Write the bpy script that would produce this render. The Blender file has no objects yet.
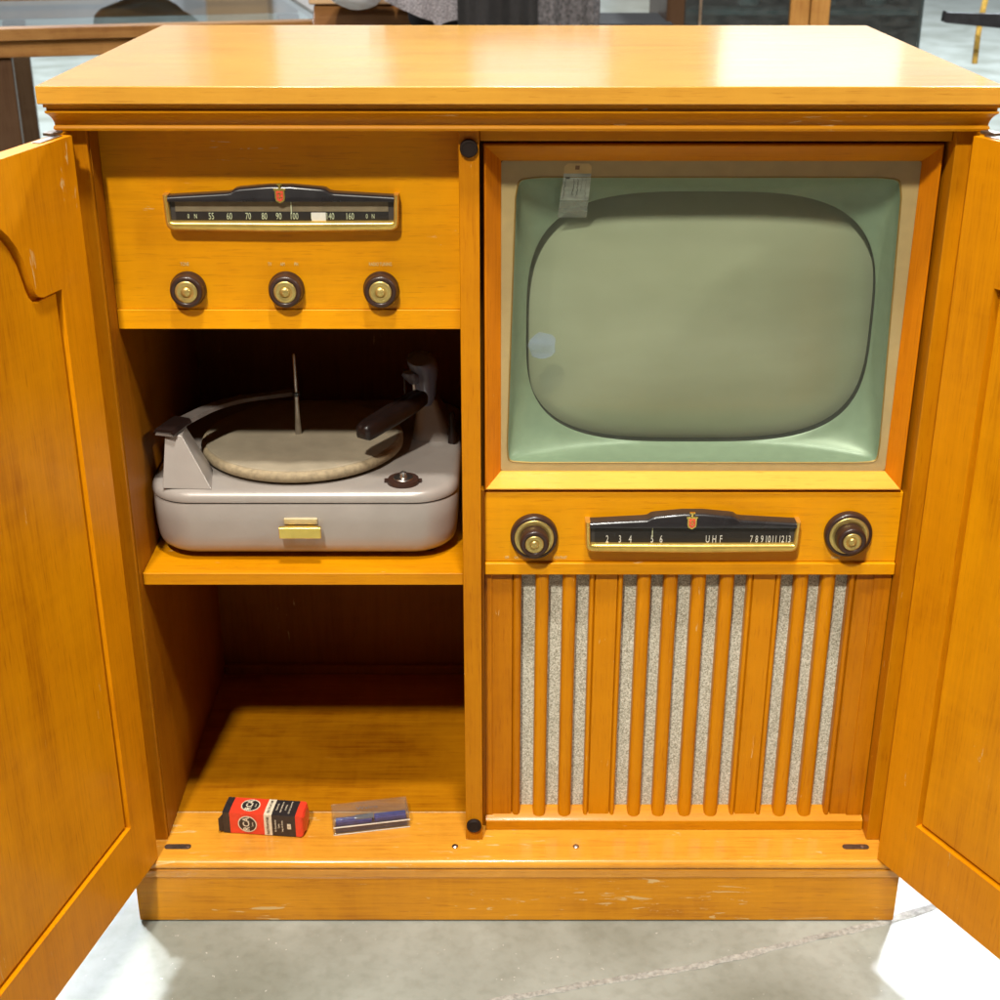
import bpy, bmesh, math, random
from mathutils import Vector, Matrix
random.seed(7)
PI = math.pi
SC = bpy.context.scene
COL = SC.collection
WM = {}                      # object -> world matrix

# ------------------------------------------------------------------ helpers
def finish(me, smooth=40):
    if smooth:
        me.shade_smooth()
        me.set_sharp_from_angle(angle=math.radians(smooth))

def obj(name, bm, mats, parent=None, mw=None, bevel=0, smooth=40, seg=2, recalc=True):
    if recalc:
        bmesh.ops.recalc_face_normals(bm, faces=bm.faces[:])
    me = bpy.data.meshes.new(name)
    bm.to_mesh(me); bm.free()
    for m in (mats if isinstance(mats, (list, tuple)) else [mats]):
        me.materials.append(m)
    finish(me, smooth)
    o = bpy.data.objects.new(name, me); COL.objects.link(o)
    place(o, parent, mw or Matrix())
    if bevel:
        b = o.modifiers.new('bevel', 'BEVEL'); b.width = bevel; b.segments = seg
        b.harden_normals = True; b.limit_method = 'ANGLE'; b.angle_limit = math.radians(35)
    return o

def place(o, parent, mw):
    WM[o] = mw
    o.matrix_basis = mw
    if parent:
        o.parent = parent
        o.matrix_parent_inverse = WM[parent].inverted()

def tag(o, label, cat, group=None, kind=None):
    if label: o['label'] = label
    if cat: o['category'] = cat
    if group: o['group'] = group
    if kind: o['kind'] = kind
    return o

def thing(name, label, cat, loc, rotz=0, group=None):
    o = bpy.data.objects.new(name, None); COL.objects.link(o)
    o.empty_display_size = .05
    place(o, None, Matrix.Translation(loc) @ Matrix.Rotation(rotz, 4, 'Z'))
    return tag(o, label, cat, group)

def box(bm, x0, x1, y0, y1, z0, z1, mi=0):
    v = [bm.verts.new((x, y, z)) for z in (z0, z1) for y in (y0, y1) for x in (x0, x1)]
    for f in ((0,1,3,2),(4,6,7,5),(0,4,5,1),(2,3,7,6),(0,2,6,4),(1,5,7,3)):
        bm.faces.new([v[i] for i in f]).material_index = mi
    return bm

def boxes(*bs):
    bm = bmesh.new()
    for b in bs: box(bm, *b)
    return bm

def loft(bm, rings, cap0=True, cap1=True, closed=False, mi=0, mis=None):
    R = [[bm.verts.new(p) for p in r] for r in rings]
    n = len(R[0])
    rng = range(len(R)) if closed else range(len(R)-1)
    for k in rng:
        a, b = R[k], R[(k+1) % len(R)]
        for i in range(n):
            j = (i+1) % n
            f = bm.faces.new((a[i], a[j], b[j], b[i]))
            f.material_index = mis[k] if mis else mi
    if cap0 and not closed: bm.faces.new(R[0][::-1]).material_index = mis[0] if mis else mi
    if cap1 and not closed: bm.faces.new(R[-1]).material_index = mis[-1] if mis else mi
    return bm

def prism_x(bm, prof, x0, x1, mi=0):           # prof (y,z)
    return loft(bm, [[(x0, y, z) for y, z in prof], [(x1, y, z) for y, z in prof]], mi=mi)
def prism_y(bm, prof, y0, y1, mi=0):           # prof (x,z)
    return loft(bm, [[(x, y0, z) for x, z in prof], [(x, y1, z) for x, z in prof]], mi=mi)
def prism_z(bm, prof, z0, z1, mi=0):
    return loft(bm, [[(x, y, z0) for x, y in prof], [(x, y, z1) for x, y in prof]], mi=mi)

def lathe(bm, prof, c, axis='-y', n=40, mis=None, mi=0):
    """prof: list of (r, h) ; h along axis from c"""
    rings = []
    for r, h in prof:
        ring = []
        for k in range(n):
            a = 2*PI*k/n; u, w = r*math.cos(a), r*math.sin(a)
            p = {'-y': (u, -h, w), 'z': (u, w, h), 'x': (h, u, w)}[axis]
            ring.append(Vector(c)+Vector(p))
        rings.append(ring)
    return loft(bm, rings, mis=mis, mi=mi)

def tube(bm, pts, rad, n=10, mi=0, flat=1.0):
    pts = [Vector(p) for p in pts]
    rs = rad if isinstance(rad, (list, tuple)) else [rad]*len(pts)
    rings = []
    for i, p in enumerate(pts):
        t = (pts[min(i+1, len(pts)-1)]-pts[max(i-1, 0)]).normalized()
        up = Vector((0, 0, 1)) if abs(t.z) < .95 else Vector((1, 0, 0))
        a = t.cross(up).normalized(); b = a.cross(t).normalized()
        rings.append([p + a*rs[i]*math.cos(2*PI*k/n) + b*rs[i]*flat*math.sin(2*PI*k/n) for k in range(n)])
    return loft(bm, rings, mi=mi)

def rrect(x0, x1, y0, y1, r, n=8):
    o = []
    for cx, cy, a0 in ((x1-r, y1-r, 0), (x0+r, y1-r, PI/2), (x0+r, y0+r, PI), (x1-r, y0+r, 1.5*PI)):
        for k in range(n+1):
            a = a0 + PI/2*k/n
            o.append((cx+r*math.cos(a), cy+r*math.sin(a)))
    return o

def curve_plate(loops, half, bevel=0):
    """flat plate in local XY with holes, thickness 2*half, returned as bmesh"""
    cu = bpy.data.curves.new('plate', 'CURVE'); cu.dimensions = '2D'; cu.fill_mode = 'BOTH'
    for lp in loops:
        s = cu.splines.new('POLY'); s.points.add(len(lp)-1)
        for p, q in zip(s.points, lp): p.co = (q[0], q[1], 0, 1)
        s.use_cyclic_u = True
    cu.extrude = half-bevel; cu.bevel_depth = bevel; cu.bevel_resolution = 1; cu.offset = -bevel
    return curve_bm(cu)

def curve_bm(cu):
    o = bpy.data.objects.new('tmp', cu); COL.objects.link(o)
    bpy.context.view_layer.update()
    me = bpy.data.meshes.new_from_object(o.evaluated_get(bpy.context.evaluated_depsgraph_get()))
    bm = bmesh.new(); bm.from_mesh(me)
    bpy.data.objects.remove(o); bpy.data.curves.remove(cu); bpy.data.meshes.remove(me)
    bmesh.ops.remove_doubles(bm, verts=bm.verts[:], dist=1e-6)
    return bm

def text_bm(bm, body, size, mw, sx=1.0, align='CENTER', depth=0.0002, bold=0.0, mi=0):
    cu = bpy.data.curves.new('txt', 'FONT'); cu.body = body; cu.size = size
    cu.align_x = align; cu.align_y = 'CENTER'; cu.extrude = depth; cu.resolution_u = 3; cu.offset = bold
    t = curve_bm(cu)
    t.transform(mw @ Matrix.Diagonal((sx, 1, 1, 1)))
    me = bpy.data.meshes.new('t'); t.to_mesh(me); t.free()
    n0 = len(bm.faces)
    bm.from_mesh(me); bpy.data.meshes.remove(me)
    bm.faces.ensure_lookup_table()
    for f in bm.faces[n0:]: f.material_index = mi
    return bm

FRONT = Matrix.Rotation(PI/2, 4, 'X')           # text plane facing -y
def T(x, y, z): return Matrix.Translation((x, y, z))

# ------------------------------------------------------------------ materials
def nodes(name):
    m = bpy.data.materials.new(name); m.use_nodes = True
    nt = m.node_tree
    return m, nt, nt.nodes['Principled BSDF']

def plain(name, col, rough=.5, metal=0, var=.12, scale=60, bump=.0, coat=0, spec=.5, bscale=None):
    m, nt, b = nodes(name)
    N, L = nt.nodes, nt.links
    tc = N.new('ShaderNodeTexCoord')
    n1 = N.new('ShaderNodeTexNoise'); n1.inputs['Scale'].default_value = scale; n1.inputs['Detail'].default_value = 5
    L.new(tc.outputs['Object'], n1.inputs['Vector'])
    cr = N.new('ShaderNodeValToRGB')
    cr.color_ramp.elements[0].position = .3; cr.color_ramp.elements[1].position = .7
    cr.color_ramp.elements[0].color = (*[c*(1-var) for c in col], 1)
    cr.color_ramp.elements[1].color = (*[min(1, c*(1+var)) for c in col], 1)
    L.new(n1.outputs['Fac'], cr.inputs['Fac']); L.new(cr.outputs['Color'], b.inputs['Base Color'])
    mr = N.new('ShaderNodeMapRange'); mr.inputs['To Min'].default_value = max(.03, rough-.07); mr.inputs['To Max'].default_value = rough+.07
    n2 = N.new('ShaderNodeTexNoise'); n2.inputs['Scale'].default_value = scale*.25; n2.inputs['Detail'].default_value = 6
    L.new(tc.outputs['Object'], n2.inputs['Vector'])
    L.new(n2.outputs['Fac'], mr.inputs['Value']); L.new(mr.outputs['Result'], b.inputs['Roughness'])
    b.inputs['Metallic'].default_value = metal
    b.inputs['Coat Weight'].default_value = coat; b.inputs['Coat Roughness'].default_value = .1
    b.inputs['Specular IOR Level'].default_value = spec
    if bump:
        n3 = N.new('ShaderNodeTexNoise'); n3.inputs['Scale'].default_value = bscale or scale*4; n3.inputs['Detail'].default_value = 3
        L.new(tc.outputs['Object'], n3.inputs['Vector'])
        bp = N.new('ShaderNodeBump'); bp.inputs['Strength'].default_value = bump; bp.inputs['Distance'].default_value = .001
        L.new(n3.outputs['Fac'], bp.inputs['Height']); L.new(bp.outputs['Normal'], b.inputs['Normal'])
    return m

def wood(name, base, axis='X', contrast=.22, worn=.095, rough=.38, coat=.05, spec=.16, blotch=.18, grain=1.0, wearcol=(.62,.40,.16)):
    m, nt, b = nodes(name)
    N, L = nt.nodes, nt.links
    tc = N.new('ShaderNodeTexCoord'); oi = N.new('ShaderNodeObjectInfo')
    sh = N.new('ShaderNodeVectorMath'); sh.operation = 'MULTIPLY_ADD'
    L.new(oi.outputs['Random'], sh.inputs[0]); sh.inputs[1].default_value = (7.3, 3.1, 5.7)
    L.new(tc.outputs['Object'], sh.inputs[2])
    def mapped(al, ac):
        mp = N.new('ShaderNodeMapping')
        mp.inputs['Scale'].default_value = [al if a == axis else ac for a in 'XYZ']
        L.new(sh.outputs[0], mp.inputs['Vector']); return mp.outputs['Vector']
    def noise(vec, sc, det=5, dist=0.0, r=.55):
        n = N.new('ShaderNodeTexNoise'); n.inputs['Scale'].default_value = sc; n.inputs['Detail'].default_value = det
        n.inputs['Distortion'].default_value = dist; n.inputs['Roughness'].default_value = r
        L.new(vec, n.inputs['Vector']); return n.outputs['Fac']
    def mul(a, k):
        q = N.new('ShaderNodeMath'); q.operation = 'MULTIPLY'; L.new(a, q.inputs[0]); q.inputs[1].default_value = k; return q.outputs[0]
    def add(a, c):
        q = N.new('ShaderNodeMath'); q.operation = 'ADD'; L.new(a, q.inputs[0])
        if isinstance(c, float): q.inputs[1].default_value = c
        else: L.new(c, q.inputs[1])
        return q.outputs[0]
    streak = noise(mapped(1.2, 14), 2.2, 6, .8)
    fine = noise(mapped(9, 260*grain), 1.0, 3)
    bl = noise(mapped(3.2, 4.5), 1.9, 5, .5, .6)
    fig = noise(mapped(46, 9), 1.0, 3, .6)
    f = add(add(add(mul(streak, .40), mul(fine, .36)), mul(bl, .50)), mul(fig, .16))      # about .2 .. 1.1, mean .68
    mr = N.new('ShaderNodeMapRange'); mr.inputs['From Min'].default_value = .48; mr.inputs['From Max'].default_value = .88
    L.new(f, mr.inputs['Value'])
    cr = N.new('ShaderNodeValToRGB')
    e = cr.color_ramp.elements
    e[0].position = 0; e[1].position = 1
    e[0].color = (base[0]*(1-contrast), base[1]*(1-contrast*1.35), base[2]*(1-contrast*1.5), 1)
    e[1].color = (base[0]*(1+contrast*.55), base[1]*(1+contrast*.75), base[2]*(1+contrast), 1)
    mid = e.new(.5); mid.color = (*base, 1)
    L.new(mr.outputs['Result'], cr.inputs['Fac'])
    pm = N.new('ShaderNodeMapRange'); pm.inputs['From Min'].default_value = .60; pm.inputs['From Max'].default_value = .70
    L.new(noise(mapped(30, 520*grain), 1.0, 2), pm.inputs['Value'])
    px_ = N.new('ShaderNodeMix'); px_.data_type = 'RGBA'; px_.blend_type = 'MULTIPLY'
    L.new(mul(pm.outputs['Result'], .38), px_.inputs['Factor']); L.new(cr.outputs['Color'], px_.inputs['A']); px_.inputs['B'].default_value = (.55, .38, .25, 1)
    colr = px_.outputs['Result']
    if worn:
        w1 = noise(mapped(20, 130), 1.0, 4, 1.0, .65)
        w2 = noise(mapped(5, 9), 1.3, 2)
        wm = add(mul(w1, 1.0), mul(w2, .5))
        mk = N.new('ShaderNodeMapRange'); mk.inputs['From Min'].default_value = 1.085-worn; mk.inputs['From Max'].default_value = 1.115-worn
        L.new(wm, mk.inputs['Value'])
        mx = N.new('ShaderNodeMix'); mx.data_type = 'RGBA'
        L.new(mk.outputs['Result'], mx.inputs['Factor']); L.new(colr, mx.inputs['A']); mx.inputs['B'].default_value = (*wearcol, 1)
        colr = mx.outputs['Result']
    L.new(colr, b.inputs['Base Color'])
    rr = N.new('ShaderNodeMapRange'); rr.inputs['To Min'].default_value = rough-.06; rr.inputs['To Max'].default_value = rough+.12
    L.new(noise(mapped(4, 30), 1.5, 5), rr.inputs['Value']); L.new(rr.outputs['Result'], b.inputs['Roughness'])
    b.inputs['Coat Weight'].default_value = coat; b.inputs['Coat Roughness'].default_value = .12; b.inputs['Specular IOR Level'].default_value = spec
    bp = N.new('ShaderNodeBump'); bp.inputs['Strength'].default_value = .12; bp.inputs['Distance'].default_value = .0006
    L.new(fine, bp.inputs['Height']); L.new(bp.outputs['Normal'], b.inputs['Normal'])
    return m

def clear(name, tint=(1,1,1), ior=1.45, haze=0.0, hazecol=(.8,.8,.8), rough=.03):
    m = bpy.data.materials.new(name); m.use_nodes = True
    nt = m.node_tree; N, L = nt.nodes, nt.links
    N.remove(N['Principled BSDF']); out = N['Material Output']
    tr = N.new('ShaderNodeBsdfTransparent'); tr.inputs['Color'].default_value = (*tint, 1)
    gl = N.new('ShaderNodeBsdfGlossy'); gl.inputs['Roughness'].default_value = rough
    fr = N.new('ShaderNodeFresnel'); fr.inputs['IOR'].default_value = ior
    ge = N.new('ShaderNodeNewGeometry'); iv = N.new('ShaderNodeMath'); iv.operation = 'SUBTRACT'; iv.inputs[0].default_value = 1
    L.new(ge.outputs['Backfacing'], iv.inputs[1]); mu = N.new('ShaderNodeMath'); mu.operation = 'MULTIPLY'
    L.new(fr.outputs[0], mu.inputs[0]); L.new(iv.outputs[0], mu.inputs[1])
    mx = N.new('ShaderNodeMixShader'); L.new(mu.outputs[0], mx.inputs[0]); L.new(tr.outputs[0], mx.inputs[1]); L.new(gl.outputs[0], mx.inputs[2])
    last = mx.outputs[0]
    if haze:
        tc = N.new('ShaderNodeTexCoord'); n = N.new('ShaderNodeTexNoise'); n.inputs['Scale'].default_value = 90; n.inputs['Detail'].default_value = 6
        mp = N.new('ShaderNodeMapping'); mp.inputs['Scale'].default_value = (.35, 1, 1)
        L.new(tc.outputs['Object'], mp.inputs['Vector']); L.new(mp.outputs['Vector'], n.inputs['Vector'])
        mr = N.new('ShaderNodeMapRange'); mr.inputs['From Min'].default_value = .3; mr.inputs['From Max'].default_value = .8
        mr.inputs['To Min'].default_value = haze*.5; mr.inputs['To Max'].default_value = haze*1.6
        L.new(n.outputs['Fac'], mr.inputs['Value'])
        df = N.new('ShaderNodeBsdfDiffuse'); df.inputs['Color'].default_value = (*hazecol, 1)
        m2 = N.new('ShaderNodeMixShader'); L.new(mr.outputs['Result'], m2.inputs[0]); L.new(last, m2.inputs[1]); L.new(df.outputs[0], m2.inputs[2]); last = m2.outputs[0]
    L.new(last, out.inputs['Surface'])
    return m

HONEY = (.64, .260, .0008)
W_PANEL = wood('bright_maple_panel', HONEY, 'X', contrast=.18)
DHONEY = (.50, .191, .0008)
W_X = wood('honey_maple_across', DHONEY, 'X')
W_Z = wood('honey_maple_slat', (.53, .194, .0008), 'Z', contrast=.18)
W_Z2 = wood('honey_maple_upright', (.44, .156, .0006), 'Z')
W_Y = wood('honey_maple_deep', HONEY, 'Y')
W_TOP = wood('honey_maple_top', (.52, .245, .026), 'X', contrast=.18, rough=.2, coat=.6, spec=.5, worn=.09, blotch=.1)
W_WORN = wood('worn_maple', (.55, .215, .004), 'X', worn=.17, contrast=.34, rough=.34, coat=.15, spec=.3)
W_EDGE = wood('worn_maple_edge', (.60, .255, .022), 'X', worn=.17, contrast=.3, rough=.26, coat=.6, spec=.4)
W_FLOORB = wood('maple_board_grainy', (.34, .122, .0015), 'X', contrast=.5, rough=.36, coat=.1)
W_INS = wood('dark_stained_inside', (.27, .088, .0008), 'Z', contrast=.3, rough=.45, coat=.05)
W_GLARE = wood('glare_pale_maple_bevel', (.70, .32, .035), 'X', contrast=.16, coat=.2, spec=.4)  # glare on the upward-facing bottom bevel, put into a paler wood colour
W_BORD = wood('darker_maple_border', (.43, .142, .0008), 'Z', contrast=.3)  # darker wood tone for the grille borders and filler strip
W_RED = wood('reddish_maple_frame', (.54, .165, .001), 'Z', contrast=.25)
W_REDX = wood('reddish_maple_frame_across', (.50, .18, .001), 'X', contrast=.2)
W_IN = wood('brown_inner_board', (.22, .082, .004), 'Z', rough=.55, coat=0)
W_DOOR = wood('honey_maple_door', (.58, .209, .0008), 'Z', contrast=.26, coat=.12)
W_DOORP = wood('honey_maple_door_panel', (.58, .217, .0008), 'Z', contrast=.32, coat=.12)

SILVER = plain('grey_enamel', (.315, .28, .252), .34, .15, .04, 40, .05, coat=.2, bscale=900)
SILVER2 = plain('grey_enamel_dull', (.27, .235, .21), .42, .1, .05, 40)
FELT = plain('tan_flocked_mat', (.27, .225, .155), .9, 0, .10, 40, .5, bscale=1500)
FELT_E = plain('worn_tan_rim', (.29, .225, .135), .85, 0, .22, 160, .4)
BAKE = plain('dark_brown_bakelite', (.013, .007, .006), .34, 0, .2, 40, coat=.12, spec=.3)
BROWNK = plain('brown_knob_plastic', (.035, .016, .011), .34, 0, .2, 50, coat=.1, spec=.35)
BLACKP = plain('black_plastic', (.018, .016, .017), .28, 0, .2, 60, coat=.3)
CHAR = plain('charcoal_dial', (.045, .038, .034), .5, 0, .15, 90)
BAND = plain('dark_number_band', (.014, .011, .010), .5, 0, .1, 90)
STRIPC = plain('olive_grey_dial_strip', (.17, .135, .08), .55, 0, .15, 60)
BRASS = plain('polished_brass', (.70, .47, .11), .30, .75, .12, 70, .03)
BRASSD = plain('satin_brass_cap', (.54, .40, .13), .34, .75, .12, 120, .05)
BRIGHTB = plain('bright_brass', (.86, .62, .16), .18, 1, .08, 60)
STEEL = plain('dull_steel', (.50, .47, .44), .32, 1, .15, 120)
DARKST = plain('tarnished_steel', (.16, .12, .09), .42, .8, .3, 150, .1)
RUBBER = plain('dark_brown_rubber', (.014, .008, .006), .6, 0, .2, 120, spec=.2)
BLUEGREY = plain('blue_grey_plastic', (.16, .185, .28), .3, 0, .15, 60, coat=.3)
GREYARM = plain('dark_grey_arm', (.17, .145, .13), .35, .2, .2, 60)
RED = plain('red_printed_card', (.66, .045, .018), .38, 0, .08, 120, .05, coat=.15)
CARDB = plain('black_printed_card', (.022, .018, .018), .38, 0, .25, 200, coat=.15)
CARDW = plain('cream_printed_card', (.62, .54, .40), .5, 0, .12, 200)
CREAMTXT = plain('pale_printing', (.72, .70, .55), .5, 0, .05, 200)
FADED = plain('faded_pale_printing', (.62, .50, .22), .5, 0, .2, 300)
GREENTXT = plain('pale_green_numerals', (.46, .50, .33), .5, 0, .05, 200)
WHITETXT = plain('white_numerals', (.66, .65, .58), .5, 0, .05, 200)
ENAMEL = plain('red_enamel', (.62, .07, .03), .25, 0, .1, 200, coat=.5)
MASKG = plain('sage_green_mask', (.225, .292, .205), .38, .08, .05, 70, .08, bscale=1200)
MATC = plain('cream_mat_board', (.52, .36, .17), .55, 0, .06, 60, .05)
GOLD = plain('gilt_trim', (.34, .20, .035), .45, .2, .1, 100)
GASK = plain('dark_gasket', (.020, .022, .016), .5, 0, .1, 80)
PAPER2 = clear('thin_tag_paper', (1, 1, 1), 1.02, haze=.34, hazecol=(.55, .57, .57))
PAPER = clear('white_tag_paper', (1, 1, 1), 1.02, haze=.8, hazecol=(.66, .70, .72))
TANP = plain('tan_tag_end', (.75, .52, .25), .7, 0, .08, 80)
INK = plain('grey_ink', (.10, .10, .11), .7, 0, .2, 100)
BLUEF = plain('blue_foam', (.022, .028, .17), .7, 0, .35, 90, .3)
PURP = plain('dark_purple_tray', (.045, .022, .035), .5, 0, .3, 120)
TANWEAR = plain('bare_wood_chip', (.62, .42, .20), .6, 0, .15, 200)

def phosphor():
    m, nt, b = nodes('tube_phosphor')
    b.inputs['Base Color'].default_value = (.37, .40, .235, 1)
    N, L = nt.nodes, nt.links
    tc = N.new('ShaderNodeTexCoord'); n = N.new('ShaderNodeTexNoise'); n.inputs['Scale'].default_value = 7; n.inputs['Detail'].default_value = 7
    mp = N.new('ShaderNodeMapping'); mp.inputs['Scale'].default_value = (.5, 1, 1.6)
    L.new(tc.outputs['Object'], mp.inputs['Vector']); L.new(mp.outputs['Vector'], n.inputs['Vector'])
    cr = N.new('ShaderNodeValToRGB'); cr.color_ramp.elements[0].position = .3; cr.color_ramp.elements[1].position = .75
    cr.color_ramp.elements[0].color = (.305, .322, .222, 1); cr.color_ramp.elements[1].color = (.40, .412, .298, 1)
    L.new(n.outputs['Fac'], cr.inputs['Fac']); L.new(cr.outputs['Color'], b.inputs['Base Color'])
    b.inputs['Roughness'].default_value = .3; b.inputs['Coat Weight'].default_value = .3; b.inputs['Coat Roughness'].default_value = .05
    return m
PHOS = phosphor()
GLASS = clear('safety_glass', (.93, .95, .92), 1.5, haze=.006, hazecol=(.6, .6, .5))
CLEARP = clear('scuffed_clear_plastic', (.93, .94, .95), 1.5, haze=.03, hazecol=(.75, .74, .72), rough=.06)
TABGL = clear('table_glass', (.9, .95, .95), 1.5)
CABGL = clear('cabinet_glass', (.7, .78, .78), 1.5, haze=.03)

def cloth():
    m, nt, b = nodes('speckled_grille_cloth'); N, L = nt.nodes, nt.links
    tc = N.new('ShaderNodeTexCoord')
    vo = N.new('ShaderNodeTexVoronoi'); vo.inputs['Scale'].default_value = 900
    n = N.new('ShaderNodeTexNoise'); n.inputs['Scale'].default_value = 620; n.inputs['Detail'].default_value = 4
    n0 = N.new('ShaderNodeTexNoise'); n0.inputs['Scale'].default_value = 30
    for q in (vo, n, n0): L.new(tc.outputs['Object'], q.inputs['Vector'])
    cr = N.new('ShaderNodeValToRGB'); e = cr.color_ramp.elements
    e[0].position = .33; e[0].color = (.22, .205, .145, 1); e[1].position = .68; e[1].color = (.74, .72, .62, 1)
    q = e.new(.5); q.color = (.49, .47, .375, 1)
    L.new(n.outputs['Fac'], cr.inputs['Fac'])
    mx = N.new('ShaderNodeMix'); mx.data_type = 'RGBA'; mx.blend_type = 'MULTIPLY'; mx.inputs['Factor'].default_value = .35
    L.new(cr.outputs['Color'], mx.inputs['A']); L.new(n0.outputs['Color'], mx.inputs['B'])
    L.new(cr.outputs['Color'], b.inputs['Base Color'])
    b.inputs['Roughness'].default_value = .6
    bp = N.new('ShaderNodeBump'); bp.inputs['Strength'].default_value = .5; bp.inputs['Distance'].default_value = .0008
    L.new(n.outputs['Fac'], bp.inputs['Height']); L.new(bp.outputs['Normal'], b.inputs['Normal'])
    return m
CLOTH = cloth()

def concrete():
    m, nt, b = nodes('stained_concrete'); N, L = nt.nodes, nt.links
    tc = N.new('ShaderNodeTexCoord')
    def nz(s, d, dist=0.0):
        n = N.new('ShaderNodeTexNoise'); n.inputs['Scale'].default_value = s; n.inputs['Detail'].default_value = d; n.inputs['Distortion'].default_value = dist
        L.new(tc.outputs['Object'], n.inputs['Vector']); return n.outputs['Fac']
    cr = N.new('ShaderNodeValToRGB'); e = cr.color_ramp.elements
    e[0].position = .30; e[0].color = (.185, .192, .158, 1); e[1].position = .68; e[1].color = (.332, .350, .318, 1)
    L.new(nz(3.6, 9, .8), cr.inputs['Fac'])
    c2 = N.new('ShaderNodeValToRGB'); e = c2.color_ramp.elements
    e[0].position = .30; e[0].color = (.45, .44, .38, 1); e[1].position = .55; e[1].color = (1, 1, 1, 1)
    L.new(nz(60, 6), c2.inputs['Fac'])
    mx = N.new('ShaderNodeMix'); mx.data_type = 'RGBA'; mx.blend_type = 'MULTIPLY'; mx.inputs['Factor'].default_value = .22
    L.new(cr.outputs['Color'], mx.inputs['A']); L.new(c2.outputs['Color'], mx.inputs['B'])
    c3 = N.new('ShaderNodeValToRGB'); e = c3.color_ramp.elements
    e[0].position = .73; e[0].color = (0, 0, 0, 1); e[1].position = .77; e[1].color = (1, 1, 1, 1)
    L.new(nz(150, 2), c3.inputs['Fac'])
    m3 = N.new('ShaderNodeMix'); m3.data_type = 'RGBA'; L.new(c3.outputs['Color'], m3.inputs['Factor'])
    L.new(mx.outputs['Result'], m3.inputs['A']); m3.inputs['B'].default_value = (.45, .44, .40, 1)
    L.new(m3.outputs['Result'], b.inputs['Base Color'])
    b.inputs['Roughness'].default_value = .42; b.inputs['Specular IOR Level'].default_value = .35
    bp = N.new('ShaderNodeBump'); bp.inputs['Strength'].default_value = .15; bp.inputs['Distance'].default_value = .001
    L.new(nz(160, 5), bp.inputs['Height']); L.new(bp.outputs['Normal'], b.inputs['Normal'])
    return m
CONC = concrete()
CRACK = plain('chalky_crack_filler', (.31, .305, .28), .85, 0, .30, 150, .9, bscale=420)

# ------------------------------------------------------------------ setting
FZ = .018
bm = bmesh.new(); box(bm, -30, 30, -12, 30, FZ-.1, FZ)
floor = obj('floor', bm, CONC, smooth=0); tag(floor, None, None, kind='structure')
# ragged repaired crack running across the slab
bm = bmesh.new()
pts = [(1.45, .42), (.95, .165), (.70, .050), (.5718, -.0151), (.5113, -.041), (.38, -.083), (.2473, -.126), (.12, -.155), (-.0083, -.1857), (-.3, -.30), (-.8, -.52)]
fine = []
for a, b_ in zip(pts, pts[1:]):
    n = max(2, int(math.hypot(a[0]-b_[0], a[1]-b_[1])/.006))
    for k in range(n): fine.append((a[0]+(b_[0]-a[0])*k/n, a[1]+(b_[1]-a[1])*k/n))
rows = [[], [], [], [], []]
jit = [0]*5
for x, y in fine:
    jit = [.72*q+random.uniform(-.0014, .0014) for q in jit]
    for k, (dy, dz) in enumerate(((.0058, .0004), (.0032, .0010), (.0002, .0005), (-.0030, .0010), (-.0056, .0004))):
        rows[k].append(bm.verts.new((x+jit[k]*.6, y+dy+jit[k], FZ+dz+random.uniform(-.0003, .0003))))
for a_, b2 in zip(rows, rows[1:]):
    for i in range(len(a_)-1): bm.faces.new((a_[i], a_[i+1], b2[i+1], b2[i]))
tag(obj('floor_crack', bm, CRACK, smooth=60), None, None, kind='structure')

# ------------------------------------------------------------------ the cabinet
CAB = thing('television_cabinet', 'honey coloured wooden television and radio console with both doors standing open', 'cabinet', (.014, .25, FZ))
SX0, SX1 = -.475, .503            # carcass outer sides
XL, XR, DL, DR = -.450, .4785, -.0534, -.0312
ZB, ZT = .1191, 1.046

def frame_rings(rings):           # rings of (front offset o, side offset s, z) round the carcass footprint
    return [[(SX0-s, -o, z), (SX1+s, -o, z), (SX1+s, .545, z), (SX0-s, .545, z)] for o, s, z in rings]

bm = boxes((-.4876, .5124, -.035, .576, 1.0762, 1.0946))
obj('cabinet_top', bm, W_TOP, CAB, bevel=.0012)
bm = bmesh.new()
prof = [(.0145, .003, 1.046), (.0155, .0035, 1.0465), (.0165, .004, 1.049), (.0155, .0035, 1.0515), (.0138, .0028, 1.0522),
        (.0140, .003, 1.0545), (.0155, .0036, 1.0575), (.0180, .0044, 1.0605), (.0215, .0056, 1.0632), (.0255, .007, 1.0655),
        (.0272, .0078, 1.0665), (.0272, .0078, 1.0685), (.0246, .0066, 1.0690), (.0246, .0066, 1.0715), (.0285, .0085, 1.0722), (.0285, .0085, 1.0760)]
obj('cornice', loft(bm, frame_rings(prof)), W_X, CAB, smooth=25)
# base moulding and plinth
bm = bmesh.new()
prof = [(.0405, .0105, .0908), (.0430, .0120, .0915), (.0436, .0123, .1020), (.0425, .0118, .1035), (.0405, .0110, .1042), (.0412, .0115, .1050),
        (.0440, .0125, .1065), (.0455, .0132, .1090), (.0455, .0132, .1120), (.0440, .0125, .1155), (.0412, .0113, .1178), (.0390, .0100, .1184), (.0385, .0095, .1191)]
obj('base_moulding', loft(bm, frame_rings(prof)), W_EDGE, CAB, smooth=30)
bm = bmesh.new()
prof = [(.0405, .0105, FZ+.0015), (.0420, .0116, FZ+.003), (.0420, .0116, .0898), (.0412, .0108, .0906)]
obj('plinth', loft(bm, frame_rings(prof)), W_WORN, CAB, smooth=30)
bm = boxes((SX0, SX1, .0, .53, FZ, FZ+.0016)); obj('plinth_glide', bm, RUBBER, CAB)
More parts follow.
